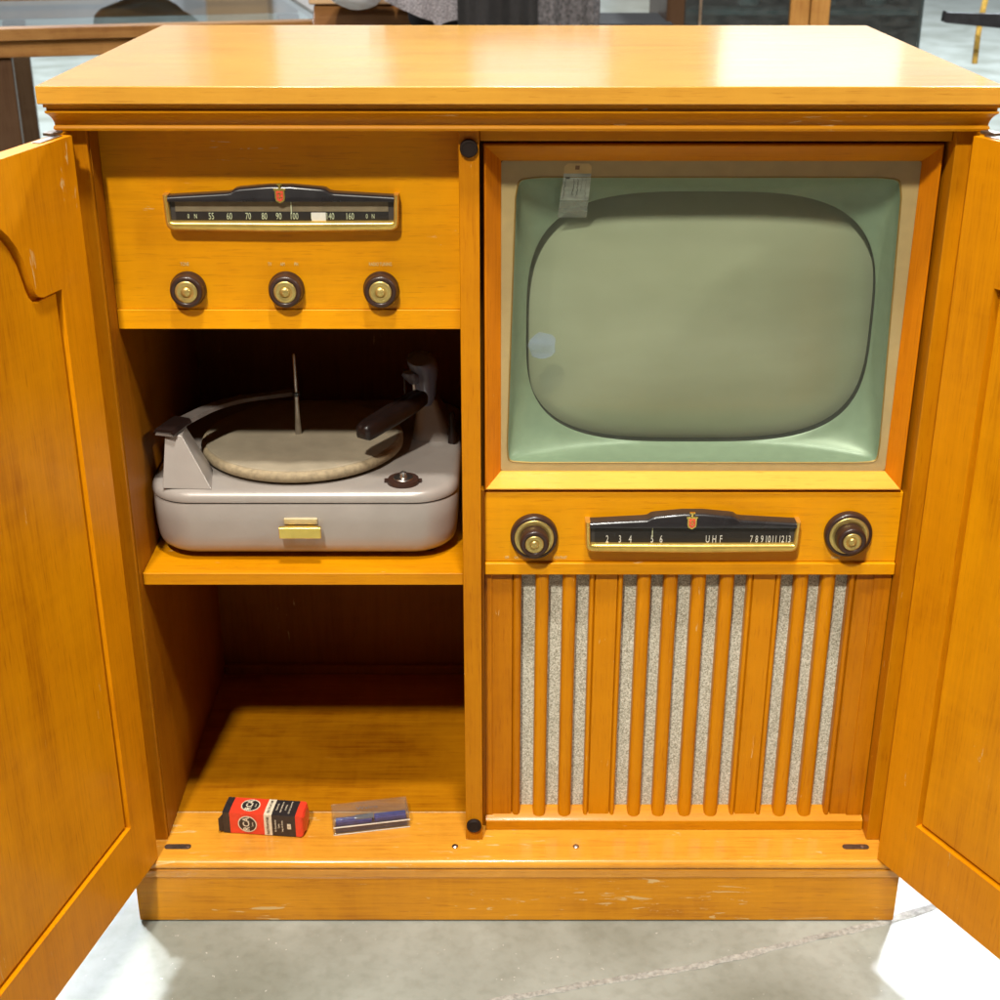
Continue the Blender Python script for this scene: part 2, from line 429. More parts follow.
# carcass
obj('side_panel', boxes((SX0, XL, 0, .545, ZB+.0003, ZT-.0003)), W_Z2, CAB, bevel=.0012)
obj('side_panel', boxes((XR, SX1, 0, .545, ZB+.0003, ZT-.0003)), W_Z2, CAB, bevel=.0012)
obj('corner_post_or_added_filler', boxes((-.4785, -.4668, -.0275, -.0004, ZB+.0006, ZT-.0006)), W_Z2, CAB)  # unseen filler behind the left door edge, added to keep light off the stile
obj('corner_post_or_added_filler', boxes((.4950, .5065, -.0245, -.0004, ZB+.0006, ZT-.0006)), W_Z2, CAB)  # same added filler, hidden behind the right door edge
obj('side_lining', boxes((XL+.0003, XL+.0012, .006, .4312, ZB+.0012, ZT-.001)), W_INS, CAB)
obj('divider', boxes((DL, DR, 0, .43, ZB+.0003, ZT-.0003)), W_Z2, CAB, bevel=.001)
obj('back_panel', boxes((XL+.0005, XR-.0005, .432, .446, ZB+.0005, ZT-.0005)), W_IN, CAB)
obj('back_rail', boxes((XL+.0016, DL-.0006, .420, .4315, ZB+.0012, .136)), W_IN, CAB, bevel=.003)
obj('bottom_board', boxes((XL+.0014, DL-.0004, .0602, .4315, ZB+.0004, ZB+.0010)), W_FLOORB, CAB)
obj('seam', boxes((XL+.0016, DL-.0006, .0588, .0599, ZB+.0003, ZB+.0009)), TANWEAR, CAB)
obj('top_rail', boxes((DR+.0004, XR-.0004, .012, .03, 1.0312, ZT-.0004)), W_X, CAB, bevel=.001)
# radio compartment front
obj('radio_panel', boxes((XL+.0015, DL-.0005, .040, .055, .8365, ZT-.0006)), W_PANEL, CAB)
obj('radio_rail', boxes((XL+.0014, DL-.0004, .0375, .055, .8125, .8358)), W_PANEL, CAB, bevel=.001)
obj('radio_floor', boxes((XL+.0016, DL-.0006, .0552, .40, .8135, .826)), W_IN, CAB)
obj('shelf', boxes((XL+.0014, DL-.0004, .020, .431, .4893, .5055)), W_X, CAB, bevel=.001)
# control panel below the screen
obj('control_panel', boxes((DR+.004, XR-.0006, .026, .040, .5192, .6120)), W_PANEL, CAB, bevel=.0008)
obj('control_rail', boxes((DR+.004, XR-.0006, .0215, .040, .5026, .5186)), W_PANEL, CAB, bevel=.0014)
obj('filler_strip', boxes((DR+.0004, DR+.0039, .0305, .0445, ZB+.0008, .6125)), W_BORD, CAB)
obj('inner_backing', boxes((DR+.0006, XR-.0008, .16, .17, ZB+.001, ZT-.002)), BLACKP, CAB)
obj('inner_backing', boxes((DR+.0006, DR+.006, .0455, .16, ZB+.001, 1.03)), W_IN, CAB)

# screw heads and hinge plates let into the base
for sx in (-.0676, .092):
    bm = bmesh.new(); lathe(bm, [(.0042, 0), (.0042, .0012), (.003, .0024), (.0012, .0027)], (sx, -.0153, ZB+.0003), 'z', 20)
    s = obj('screw', bm, STEEL, CAB)
for x0, x1, sx in ((-.4505, -.4155, -.4195), (.4435, .4785, .470)):
    bm = bmesh.new(); prism_z(bm, rrect(x0, x1, -.0203, -.0103, .0048, 6), ZB+.0002, ZB+.0009)
    hp = obj('hinge_plate', bm, DARKST, CAB)
    bm = bmesh.new(); lathe(bm, [(.0024, 0), (.0022, .0006), (.001, .0009)], (sx, -.0153, ZB+.0009), 'z', 16)
    obj('screw', bm, STEEL, hp)
# rubber door bumpers on the divider
for bx, bz in ((-.0423, 1.0259), (-.0426, .1432)):
    bm = bmesh.new(); lathe(bm, [(.0098, 0), (.0098, .0035), (.0088, .005), (.0070, .0052), (.0066, .0046), (.002, .0046)], (bx, 0, bz), '-y', 32)
    obj('bumper', bm, RUBBER, CAB)

# -------- doors (local: s along the door, y = into the inner face, z up)
def door(side):
    Wd, Tk = .490, .021
    z0, z1 = .1197, 1.0455
    arch = []
    half = [(.0565, .8968), (.0765, .8974), (.0930, .8979), (.1010, .9005), (.1072, .9062), (.1118, .9160), (.1160, .9290),
            (.1205, .9425), (.1290, .9582), (.1410, .9725), (.1530, .9828), (.170, .9925), (.195, 1.0000), (.225, 1.0035)]
    arch = [(.0565, .2085)] + half + [(Wd-s, z) for s, z in half[::-1]] + [(Wd-.0565, .2085)]
    outer = [(0, z0), (Wd, z0), (Wd, z1), (0, z1)]
    bm = curve_plate([outer, arch], Tk/2)
    bm.transform(FRONT)                                          # (s, z) upright, facing -y
    sx = -1 if side == 'L' else 1
    if side == 'L':
        P, ang = Vector((-.454, -.0390, 0)), math.atan2(-.9716, -.2367)
    else:
        P, ang = Vector((.4835, -.0400, 0)), math.atan2(-.883, .469)
    # local +x runs along the door from the hinge; inner face must look to the cabinet's middle
    inner = -1 if side == 'R' else 1
    bm.transform(T(0, -inner*Tk/2, 0))
    mw = T(*P) @ Matrix.Rotation(ang, 4, 'Z')
    lab = 'left' if side == 'L' else 'right'
    d = obj('door', bm, W_DOOR, CAB, mw, smooth=0, bevel=.0008, recalc=False)
    # recessed panel behind the arched frame, with a soft raised field
    dp = .0048
    pts = [(s, z) for s, z in arch]
    cx, cz = Wd/2, .60
    def grow(k): return [(s+(k if s > cx else -k), z+(k if z > .5 else -k)) for s, z in pts]
    bm = bmesh.new()
    q = lambda k, y: [(s, -inner*y, z) for s, z in grow(k)]
    loft(bm, [q(.004, Tk-.0040), q(.004, dp+.0062), q(-.0036, dp+.0062), q(-.0042, dp+.0006), q(-.0056, dp)])
    obj('door_panel', bm, W_DOORP, d, mw, smooth=0)
    # knife-hinge leaf on the top edge and its pivot
    bm = bmesh.new(); box(bm, .008, .052, -inner*.016, -inner*.006, z1+.0001, z1+.0011)
    obj('hinge_leaf', bm, STEEL, d, mw, bevel=.0004)
    bm = bmesh.new(); box(bm, -.004, .016, -inner*.024, -inner*.012, z1+.0012, z1+.0042)
    obj('hinge_pivot', bm, DARKST, d, mw, bevel=.0006)
    return d
DOOR_L = door('L'); DOOR_R = door('R')

# -------- screen frame, mat, mask, tube and glass
def rect_ring(x0, x1, z0, z1, y): return [(x0, y, z0), (x1, y, z0), (x1, y, z1), (x0, y, z1)]
FX0, FX1, FZ0, FZ1 = -.0268, .4735, .6165, 1.0260
def frame_side(i, j, mat):
    O = rect_ring(FX0, FX1, FZ0, FZ1, 0); I = rect_ring(-.0075, .4585, .6308, 1.0035, 0)
    L1 = rect_ring(FX0+.0022, FX1-.0022, FZ0+.0022, FZ1-.0022, 0)
    rings = []
    for k in (i, j):
        o, n, l = O[k], I[k], L1[k]
        rings.append([(o[0], .062, o[2]), (o[0], .0235, o[2]), (o[0]*.5+l[0]*.5, .0222, o[2]*.5+l[2]*.5), (l[0], .0222, l[2]), (n[0], .0475, n[2]), (n[0], .062, n[2])])
    bm = bmesh.new(); loft(bm, rings); return bm
FR = obj('screen_frame', frame_side(0, 1, 0), W_GLARE, CAB, smooth=25)
obj('frame_rail', frame_side(2, 3, 0), W_REDX, FR, smooth=25)
obj('frame_stile', frame_side(1, 2, 0), W_RED, FR, smooth=25)
obj('frame_stile', frame_side(3, 0, 0), W_RED, FR, smooth=25)
NP = 320
def sup(n, k):
    a = 2*PI*(k+.5)/NP; c, s = math.cos(a), math.sin(a)
    return (math.copysign(abs(c)**(2/n), c), math.copysign(abs(s)**(2/n), s))
def outer_pt(k, grow=0.0):
    a, b = sup(70, k)
    hw = .2265 - (.0150 if b > 0 else .0040)*b*b
    hz = (.1780 - .0100*a*a) if b > 0 else (.1770-.0070*a*a)
    return (.2245 + a*(hw+grow), .8140 + b*(hz+grow))
def inner_pt(k, grow=0.0):
    a, b = sup(3.4, k)
    return (.2285 + a*(.2060 - .004*b*abs(b)+grow), .8070 + b*(.1540+grow))
def mat_pt(k):
    a, b = sup(90, k)
    return (.2255+a*.2335, .81715+b*.1868)
YM = .0485
ring = lambda f, y: [(f(k)[0], y, f(k)[1]) for k in range(NP)]
bm = bmesh.new(); loft(bm, [ring(mat_pt, YM), ring(lambda k: outer_pt(k, .0018), YM)], False, False)
obj('mat_board', bm, MATC, CAB, smooth=0, recalc=True)
bm = bmesh.new(); loft(bm, [ring(lambda k: outer_pt(k, .0018), YM), ring(lambda k: outer_pt(k, .0010), YM-.001), ring(lambda k: outer_pt(k, 0), YM+.0003)], False, False)
obj('gilt_trim', bm, GOLD, CAB)
bm = bmesh.new(); rr = [ring(outer_pt, YM+.0003)]
for t, yy in ((.02, .006), (.05, .009), (.15, .0145), (.3, .0205), (.5, .0275), (.7, .0335), (.86, .0375), (.95, .0390), (1.0, .0405)):
    rr.append([((1-t)*outer_pt(k)[0]+t*inner_pt(k)[0], YM+yy, (1-t)*outer_pt(k)[1]+t*inner_pt(k)[1]) for k in range(NP)])
loft(bm, rr, False, False)
obj('screen_mask', bm, MASKG, CAB, smooth=60)
bm = bmesh.new(); loft(bm, [ring(inner_pt, YM+.0405), ring(lambda k: inner_pt(k, .0004), YM+.0540), ring(lambda k: inner_pt(k, .012), YM+.0565)], False, False)
obj('gasket', bm, GASK, CAB, smooth=60)
bm = bmesh.new(); rr = []
for t in [1.04, 1.0, .96, .9, .8, .68, .54, .4, .26, .12, .03]:
    rr.append([(.2285+(inner_pt(k)[0]-.2285)*t, YM+.0190+.0360*min(t, 1.0)**2.2+(.004 if t > 1 else 0), .807+(inner_pt(k)[1]-.807)*t) for k in range(NP)])
loft(bm, rr, False, True)
obj('picture_tube', bm, PHOS, CAB, smooth=80)
bm = bmesh.new(); box(bm, -.0072, .4582, .0462, .0474, .6312, 1.0032)
obj('safety_glass', bm, GLASS, CAB, smooth=0)

BLUE_REFL = clear('bluish_reflection_film', (.94, .96, 1), 1.02, haze=.11, hazecol=(.36, .46, .66))  # reflection of something blue, painted as a tinted film on the glass
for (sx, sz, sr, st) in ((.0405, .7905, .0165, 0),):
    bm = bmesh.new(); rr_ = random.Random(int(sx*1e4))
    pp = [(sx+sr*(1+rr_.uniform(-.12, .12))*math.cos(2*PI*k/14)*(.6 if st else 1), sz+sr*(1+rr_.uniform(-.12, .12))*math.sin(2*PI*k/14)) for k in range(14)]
    prism_y(bm, pp, .0457, .0459); obj('glass_reflection', bm, BLUE_REFL, CAB, smooth=0)

# -------- speaker grille
obj('grille_cloth', boxes((DR+.004, XR-.001, .0445, .048, .1215, .5024)), CLOTH, CAB)
def bead(x0, x1, y, d, n=8):      # half-round front
    return [((x0+x1)/2-(x1-x0)/2*math.cos(PI*k/n), y-d*math.sin(PI*k/n)) for k in range(n+1)]
def slat(prof, name='grille_slat', mat=W_Z):
    bm = bmesh.new()
    loft(bm, [[(x, y, .1352) for x, y in prof], [(x, y, .5022) for x, y in prof]])
    return obj(name, bm, mat, CAB, smooth=50)
YB = .0440
def rod(x0, x1):
    n = 16; xm, hw = (x0+x1)/2, (x1-x0)/2
    return slat([(xm-hw*math.cos(PI*k/n), .0365-.0095*math.sin(PI*k/n)**.62) for k in range(n+1)]+[(x1, YB), (x0, YB)])
def wide(x0, x1):
    w = .0065
    return slat([(x0, YB), (x0, .034)] + bead(x0, x0+w, .034, .005)[1:] + [(x0+w+.0006, .0335), (x0+w+.0012, .0308)] +
                [(x1-w-.0012, .0308), (x1-w-.0006, .0335)] + bead(x1-w, x1, .034, .005) + [(x1, YB)])
for a, b_ in ((.0358, .0527), (.0695, .0868), (.1625, .1799), (.1954, .2130), (.2305, .2480), (.2655, .2832), (.3582, .3754), (.3914, .4090)):
    rod(a, b_)
wide(.1030, .1450); wide(.2995, .3412)
xl, xr = DR+.0042, XR-.0012
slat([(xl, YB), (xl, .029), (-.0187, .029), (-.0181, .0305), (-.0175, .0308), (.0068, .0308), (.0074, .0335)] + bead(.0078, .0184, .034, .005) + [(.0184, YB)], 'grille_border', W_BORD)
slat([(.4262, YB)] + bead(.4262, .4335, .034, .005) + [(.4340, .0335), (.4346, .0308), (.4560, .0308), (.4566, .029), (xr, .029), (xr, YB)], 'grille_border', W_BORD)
bm = bmesh.new()
prism_x(bm, [(.0212, ZB+.0006), (.0212, .1335), (.0225, .1348), (.0440, .1440), (.0440, ZB+.0006)], xl, xr)
obj('grille_rail', bm, W_X, CAB, smooth=25)

# -------- dials

def build_dial(x0, x1, zt, zb, ztm, sh, yf, yw, texts, th, strip, pointer_x, let_x, crest_c, tape=None, tmat=None, sxf=.62):
    cx = (x0+x1)/2; e = .004
    # brass bezel: a U of rounded section, thick along the bottom
    bm = bmesh.new()
    r = .008
    path_o = [(x0, zt+.0012), (x0+.0008, zb+.012)]
    for k in range(7):
        a = PI + PI/2*k/6; path_o.append((x0+.0012+r+r*math.cos(a), zb+.0012+r+r*math.sin(a)-.0012))
    left = path_o
    right = [(2*cx-x, z) for x, z in left[::-1]]
    sag = []
    outl = left + [(cx, zb-.0016)] + right
    inl = []
    for x, z in outl:
        dx = .0058 if x < cx else -.0052
        if abs(x-cx) < .001: inl.append((cx, zb+.0102))
        else: inl.append((x+dx*(1 if z > zb+.009 else 1.05), max(z, zb+.0106) if z < zt else z))
    secs = []
    for (xo, zo), (xi, zi) in zip(outl, inl):
        xm, zm = (xo+xi)/2, (zo+zi)/2
        secs.append([(xo, yw, zo), (xo, yf+.0032, zo), (xo*.9+xi*.1, yf+.0008, zo*.9+zi*.1), (xo*.75+xi*.25, yf-.0003, zo*.75+zi*.25), (xm, yf-.0007, zm), (xo*.25+xi*.75, yf-.0003, zo*.25+zi*.75), (xo*.06+xi*.94, yf+.0010, zo*.06+zi*.94), (xi, yf+.0035, zi), (xi, yw, zi)])
    loft(bm, secs)
    D = obj('tuning_dial', bm, BRASS, CAB, smooth=50)
    # black hood
    zs = zt-.0062
    h = [(x0+e, zs), (x0+e, zt), (cx-sh-.009, zt+.0038), (cx-sh-.004, zt+.0048), (cx-sh, zt+.0078), (cx-sh+.005, zt+.0088), (cx-.012, ztm),
         (cx+.012, ztm), (cx+sh-.005, zt+.0088), (cx+sh, zt+.0078), (cx+sh+.004, zt+.0048), (cx+sh+.009, zt+.0038), (x1-e, zt), (x1-e, zs)]
    bm = bmesh.new()
    loft(bm, [[(x, yw, z) for x, z in h], [(x, yf+.004, z) for x, z in h], [(x, yf+.0016, z-.0010 if z > zs else z) for x, z in h],
              [(cx+(x-cx)*.997, yf+.0004, z-.003 if z > zs else z+.0004) for x, z in h]])
    obj('dial_hood', bm, BLACKP, D, smooth=50)
    # recessed face with strip and number band
    yb = yf+.007
    bm = boxes((x0+e, x1-e, yb, yw, zb+.004, zs+.001)); obj('dial_face', bm, CHAR, D, smooth=0)
    zb2 = zb+.0104
    if strip:
        bm = boxes((x0+.012, x1-.012, yb-.0006, yb, zb+.0205, zs+.0004)); obj('dial_strip', bm, STRIPC, D, smooth=0)
        bm = boxes((x0+.012, x1-.012, yb-.0006, yb, zb2, zb+.0202)); obj('number_band', bm, BAND, D, smooth=0)
    else:
        bm = boxes((x0+.012, x1-.012, yb-.0006, yb, zb2, zs)); obj('number_band', bm, BAND, D, smooth=0)
    for s, x, k in texts:
        bm = bmesh.new(); text_bm(bm, s, th*k, T(x, yb-.0010, texts_z(zb)) @ FRONT, sxf)
        obj('numeral', bm, tmat or GREENTXT, D, smooth=0)
    bm = boxes((pointer_x-.0006, pointer_x+.0006, yb-.0022, yb-.0016, zb+.018, zs)); obj('pointer', bm, GREENTXT, D, smooth=0)
    # spaced letters stamped along the brass
    bm = bmesh.new()
    for i, ch in enumerate('CROSLEY'):
        x = let_x[0]+(let_x[1]-let_x[0])*i/6
        text_bm(bm, ch, .0042, T(x, yf-.0003, zb+.0055) @ Matrix.Rotation(-.12, 4, 'X') @ FRONT, .9)
    obj('bezel_lettering', bm, STRIPC if strip else WHITETXT, D, smooth=0)
    # crest
    px, pz = crest_c
    sh_ = [(-.0044, .0065), (.0044, .0065), (.0044, -.002), (.0036, -.005), (0, -.0072), (-.0036, -.005), (-.0044, -.002)]
    bm = bmesh.new(); prism_y(bm, [(px+x*1.25, pz+z*1.12) for x, z in sh_], yf-.0004, yf+.0025)
    box(bm, px-.0068, px+.0068, yf-.0008, yf+.002, pz+.0065, pz+.0082)
    box(bm, px-.0012, px+.0012, yf-.0008, yf+.002, pz+.0082, pz+.0122); box(bm, px-.0032, px+.0032, yf-.0008, yf+.002, pz+.0122, pz+.0138)
    cr = obj('crest', bm, BRIGHTB, D, smooth=0)
    bm = bmesh.new(); prism_y(bm, [(px+x*.88, pz+z*.86) for x, z in sh_], yf-.0010, yf-.0003, 0)
    for dz in (.0028, -.0012):
        box(bm, px-.0026, px+.0026, yf-.0014, yf-.0009, pz+dz-.0003, pz+dz+.0003, 1)
        box(bm, px-.0004, px+.0004, yf-.0014, yf-.0009, pz+dz-.0016, pz+dz+.0022, 1)
    me = obj('enamel', bm, [ENAMEL, BRIGHTB], D, smooth=0)
    if tape:
        bm = boxes(tape); obj('label_scrap', bm, WHITETXT, D, smooth=0)
    return D
def texts_z(zb): return zb+.0150

build_dial(-.3815, -.1210, .9685, .9300, .9800, .050, .0250, .0400,
    [('55', -.330, 1), ('60', -.310, 1), ('70', -.289, 1), ('80', -.271, 1), ('90', -.255, 1), ('100', -.238, 1), ('120', -.2155, 1), ('140', -.198, 1), ('160', -.176, 1),
     ('0', -.3555, .7), ('N', -.3475, .7), ('0', -.1570, .7), ('N', -.1500, .7)],
    .0106, True, -.2405, (-.290, -.210), (-.2515, .9690), tape=(-.2185, -.2025, .0302, .0308, .9395, .9495))
build_dial(.0945, .3540, .5785, .5400, .5905, .050, .0080, .0260,
    [('2', .1215, 1.05), ('3', .137, 1.05), ('4', .1495, 1.05), ('5', .176, 1.05), ('6', .187, 1.05), ('U', .2435, 1.05), ('H', .2515, 1.05), ('F', .2595, 1.05),
     ('7', .2965, 1), ('8', .303, 1), ('9', .3095, 1), ('10', .3165, 1), ('11', .3245, 1), ('12', .333, 1), ('13', .341, 1)],
    .0132, False, .176, (.175, .278), (.2225, .5795), tmat=WHITETXT, sxf=.55)

# lettering beside the knobs
for s, x in (('TONE', -.3665), ('TV', -.270), ('AM', -.2555), ('PH', -.2400), ('RADIO TUNING', -.1445)):
    bm = bmesh.new(); text_bm(bm, s, .0058, T(x, .0396, .8885) @ FRONT, .62); obj('panel_lettering', bm, FADED, CAB, smooth=0)
for s, x in (('OFF', .000), ('ON', .0115), ('VOL', .0215), ('CONTRAST', .0660), ('TUNING', .4040)):
    bm = bmesh.new(); text_bm(bm, s, .0048, T(x, .0256, .5245) @ FRONT, .62); obj('panel_lettering', bm, FADED, CAB, smooth=0)

# -------- knobs
def knob_small(x, z):
    bm = bmesh.new()
    lathe(bm, [(.0205, 0), (.0205, .004), (.0195, .006), (.0188, .0085), (.0188, .013), (.0180, .0152), (.0162, .0166), (.0138, .0162), (.0128, .0150)], (x, .040, z), '-y', 48)
    k = obj('knob', bm, BROWNK, CAB, smooth=50)
    bm = bmesh.new()
    lathe(bm, [(.0129, .0145), (.0129, .0156), (.0120, .0164), (.0085, .0168), (.0070, .0160), (.0060, .0158), (.0054, .0172), (.0040, .0184), (.0012, .0188)], (x, .040, z), '-y', 48)
    obj('knob_cap', bm, BRASSD, k, smooth=60)
for x in (-.3645, -.2525, -.1445): knob_small(x, .8600)
def knob_double(x, z):
    bm = bmesh.new()
    lathe(bm, [(.0290, 0), (.0290, .006), (.0282, .0085), (.0262, .0102), (.0248, .0102), (.0244, .0090), (.008, .0090)], (x, .026, z), '-y', 56)
    k = obj('knob', bm, BROWNK, CAB, smooth=50)
    bm = bmesh.new(); lathe(bm, [(.0243, .0088), (.0240, .0104), (.0232, .0110), (.0178, .0112), (.0170, .0100)], (x, .026, z), '-y', 56)
    obj('knob_ring', bm, BRASSD, k, smooth=60)
    bm = bmesh.new(); lathe(bm, [(.0176, .0098), (.0176, .0240), (.0168, .0268), (.0150, .0280), (.0122, .0276), (.0112, .0262), (.004, .0262)], (x, .026, z), '-y', 56)
    obj('inner_knob', bm, BROWNK, k, smooth=50)
    bm = bmesh.new(); lathe(bm, [(.0113, .0258), (.0113, .0272), (.0104, .0282), (.0072, .0287), (.0062, .0276), (.0054, .0275), (.0048, .0288), (.0034, .0298), (.0012, .0301)], (x, .026, z), '-y', 56)
    obj('knob_cap', bm, BRIGHTB if False else BRASSD, k, smooth=60)
knob_double(.0330, .5550); knob_double(.4155, .5585)

# ------------------------------------------------------------------ record player on the shelf
RP = thing('record_player', 'grey metal record changer with tan turntable sitting on the middle shelf', 'record player', (-.247, .215, .5058))
RX0, RX1, RY0, RY1 = -.4450, -.0610, .049, .385
bm = bmesh.new(); rr = []
for ins, z in ((.030, .5128), (.018, .5138), (.010, .5166), (.005, .5215), (.0025, .5290), (.001, .542), (0, .560), (0, .5835), (.001, .5855)):
    rr.append([(x, y, z) for x, y in rrect(RX0+ins, RX1-ins, RY0+ins, RY1-ins, max(.02, .055-ins*.6), 10)])
loft(bm, rr); obj('base_case', bm, SILVER, RP, smooth=40)
bm = bmesh.new(); prism_z(bm, rrect(RX0+.003, RX1-.003, RY0+.003, RY1-.003, .05, 10), .5850, .5880); obj('seam_gap', bm, BLACKP, RP)
bm = bmesh.new(); rr = []
for ins, z in ((.001, .5872), (-.0006, .5878), (-.0010, .5905), (0, .5950), (.0020, .5988), (.0055, .6010), (.0105, .6020), (.020, .6022)):
    rr.append([(x, y, z) for x, y in rrect(RX0+ins, RX1-ins, RY0+ins, RY1-ins, max(.02, .056-ins*.6), 10)])
loft(bm, rr); obj('deck', bm, SILVER, RP, smooth=50)
for fx in (-.395, -.30, -.19, -.10):
    bm = bmesh.new(); lathe(bm, [(.011, 0), (.011, .0075)], (fx, .095 if fx in (-.395, -.10) else .30, .5057), 'z', 24); obj('foot', bm, RUBBER, RP)
bm = boxes((-.405, -.09, .085, .36, .5085, .5135)); obj('underbody', bm, RUBBER, RP)
PC = (-.2670, .1965)
bm = bmesh.new(); lathe(bm, [(.118, .6023), (.127, .6055), (.1315, .6090), (.1315, .6160), (.1295, .6190), (.1250, .6200), (.02, .6200)], (PC[0], PC[1], 0), 'z', 96)
pl = obj('turntable', bm, FELT_E, RP, smooth=60)
bm = bmesh.new(); lathe(bm, [(.1260, .6199), (.1255, .6210), (.1230, .6214), (.060, .6208), (.010, .6212)], (PC[0], PC[1], 0), 'z', 96); obj('turntable_mat', bm, FELT, pl, smooth=60)
SPX = -.2725
bm = bmesh.new(); lathe(bm, [(.0042, .6205), (.0044, .632), (.0036, .655), (.0032, .664), (.0032, .678), (.0024, .6785), (.0024, .728), (.0012, .731)], (SPX, PC[1], 0), 'z', 20)
sp = obj('spindle', bm, STEEL, RP, smooth=40)
bm = bmesh.new(); lathe(bm, [(.0052, .6735), (.0052, .6785), (.003, .679)], (SPX, PC[1], 0), 'z', 20); obj('spindle_collar', bm, BLACKP, sp)
# left pedestal with the curved overarm
bm = bmesh.new()
b0 = [(-.4235, .060), (-.3620, .0565), (-.3720, .120), (-.4200, .130)]
b1 = [(-.4185, .078), (-.3980, .078), (-.3990, .110), (-.4160, .112)]
loft(bm, [[(x, y, .6018) for x, y in b0], [(x, y, .6650) for x, y in b1]]); obj('pedestal', bm, SILVER, RP, bevel=.0012)
import bisect
ctr = [(-.4180, .072), (-.4080, .106), (-.3960, .132), (-.3760, .165), (-.3470, .191), (-.3170, .204), (-.2760, .2180)]
def arcstrip(pts, w0, w1, z0, z1, th):
    P = []
    for i in range(len(pts)-1):
        for k in range(6):
            t = k/6; a, b_ = Vector(pts[i]), Vector(pts[i+1])
            p0 = Vector(pts[max(i-1, 0)]); p3 = Vector(pts[min(i+2, len(pts)-1)])
            P.append(.5*((2*a)+(-p0+b_)*t+(2*p0-5*a+4*b_-p3)*t*t+(-p0+3*a-3*b_+p3)*t**3))
    P.append(Vector(pts[-1]))
    rr = []
    for i, p in enumerate(P):
        t = (P[min(i+1, len(P)-1)]-P[max(i-1, 0)]).normalized(); n = Vector((-t.y, t.x)); f = i/(len(P)-1)
        w = w0+(w1-w0)*f; z = z0+(z1-z0)*f
        rr.append([(p.x+n.x*w, p.y+n.y*w, z), (p.x-n.x*w, p.y-n.y*w, z), (p.x-n.x*w*.8, p.y-n.y*w*.8, z+th), (p.x+n.x*w*.8, p.y+n.y*w*.8, z+th)])
    return rr
bm = bmesh.new(); loft(bm, arcstrip(ctr, .0120, .0080, .6665, .6690, .0045)); oa = obj('overarm', bm, GREYARM, RP, smooth=30)
bm = bmesh.new(); loft(bm, arcstrip(ctr[:3], .0140, .0134, .6695, .6700, .0050)[:9]); obj('overarm_clip', bm, BAKE, oa, smooth=30)
bm = bmesh.new(); tube(bm, [(-.2760, .2180, .6725), (SPX, PC[1]+.004, .6765)], .0024, 10); obj('overarm_tip', bm, GREYARM, oa)
# tone arm: grey pivot foot, tall rear housing, long bakelite head
bm = bmesh.new(); loft(bm, [[(x, y, .6020) for x, y in rrect(-.126, -.070, .215, .310, .016)], [(x, y, .6560) for x, y in rrect(-.1160, -.0930, .228, .262, .008)]])
obj('pivot_foot', bm, SILVER2, RP, smooth=40)
bm = bmesh.new()
sec = []
for (x, y, z, w, d) in ((-.1080, .236, .650, .0110, .016), (-.1070, .234, .664, .0140, .018), (-.1065, .232, .682, .0152, .020), (-.1078, .228, .698, .0182, .023),
                        (-.1098, .220, .711, .0192, .024), (-.1120, .211, .7195, .0172, .020), (-.1135, .203, .7190, .0115, .012), (-.1150, .198, .7175, .006, .006)):
    sec.append([(x+w*math.cos(a), y+d*math.sin(a), z+(.25*d*math.sin(a) if z > .70 else 0)) for a in [2*PI*k/20 for k in range(20)]])
loft(bm, sec)
ta = obj('tonearm', bm, BLUEGREY, RP, smooth=60)
bm = bmesh.new()
sec = []
for (x, y, z, w, d) in ((-.1205, .218, .684, .007, .007), (-.1245, .210, .697, .0115, .012), (-.1252, .205, .703, .009, .010), (-.1238, .203, .704, .002, .003)):
    sec.append([(x+w*math.cos(a), y+d*math.sin(a), z) for a in [2*PI*k/16 for k in range(16)]])
loft(bm, sec); obj('trip_lever', bm, BLUEGREY, ta, smooth=60)
bm = bmesh.new()
A, B_ = Vector((-.1790, .0900, .6640)), Vector((-.1075, .1900, .6760))
dv = (B_-A).normalized(); sd = dv.cross(Vector((0, 0, 1))).normalized(); up_ = sd.cross(dv).normalized()
sec = []
for f, w, h0, h1 in ((-.01, .0055, -.004, .004), (.0, .0088, -.0085, .0075), (.03, .0112, -.0100, .0098), (.10, .0125, -.0102, .0112), (.45, .0135, -.0098, .0118), (.80, .0135, -.0085, .0118), (.95, .0120, -.007, .0105), (1.0, .0075, -.004, .0065)):
    c = A+(B_-A)*f
    sec.append([c+sd*w*sx+up_*hh for sx, hh in ((-.86, h0), (.86, h0), (1, h0+.003), (1, h1-.0055), (.72, h1-.0012), (.35, h1), (.10, h1-.0012), (-.10, h1-.0012), (-.35, h1), (-.72, h1-.0012), (-1, h1-.0055), (-1, h0+.003))])
loft(bm, sec); obj('pickup_head', bm, BAKE, ta, smooth=45)
bm = bmesh.new(); tube(bm, [(-.1200, .226, .648), (-.1215, .222, .684)], [.0034, .0026], 10); obj('arm_link', bm, STEEL, ta)
bm = bmesh.new(); tube(bm, [(-.1330, .220, .660), (-.1335, .220, .702)], .0011, 8); obj('arm_wire', bm, BLACKP, ta)
bm = bmesh.new(); lathe(bm, [(.0062, .6020), (.0058, .612), (.0034, .642), (.0024, .645)], (-.0715, .213, 0), 'z', 20); obj('rest_post', bm, BAKE, RP, smooth=40)
bm = bmesh.new(); lathe(bm, [(.0205, .6022), (.0205, .6040), (.0190, .6075), (.0150, .6085), (.0125, .6080)], (-.1285, .0800, 0), 'z', 40)
box(bm, -.1520, -.1450, .077, .083, .6026, .6060); box(bm, -.1120, -.1055, .077, .083, .6026, .6060)
kb = obj('control_knob', bm, BROWNK, RP, smooth=40)
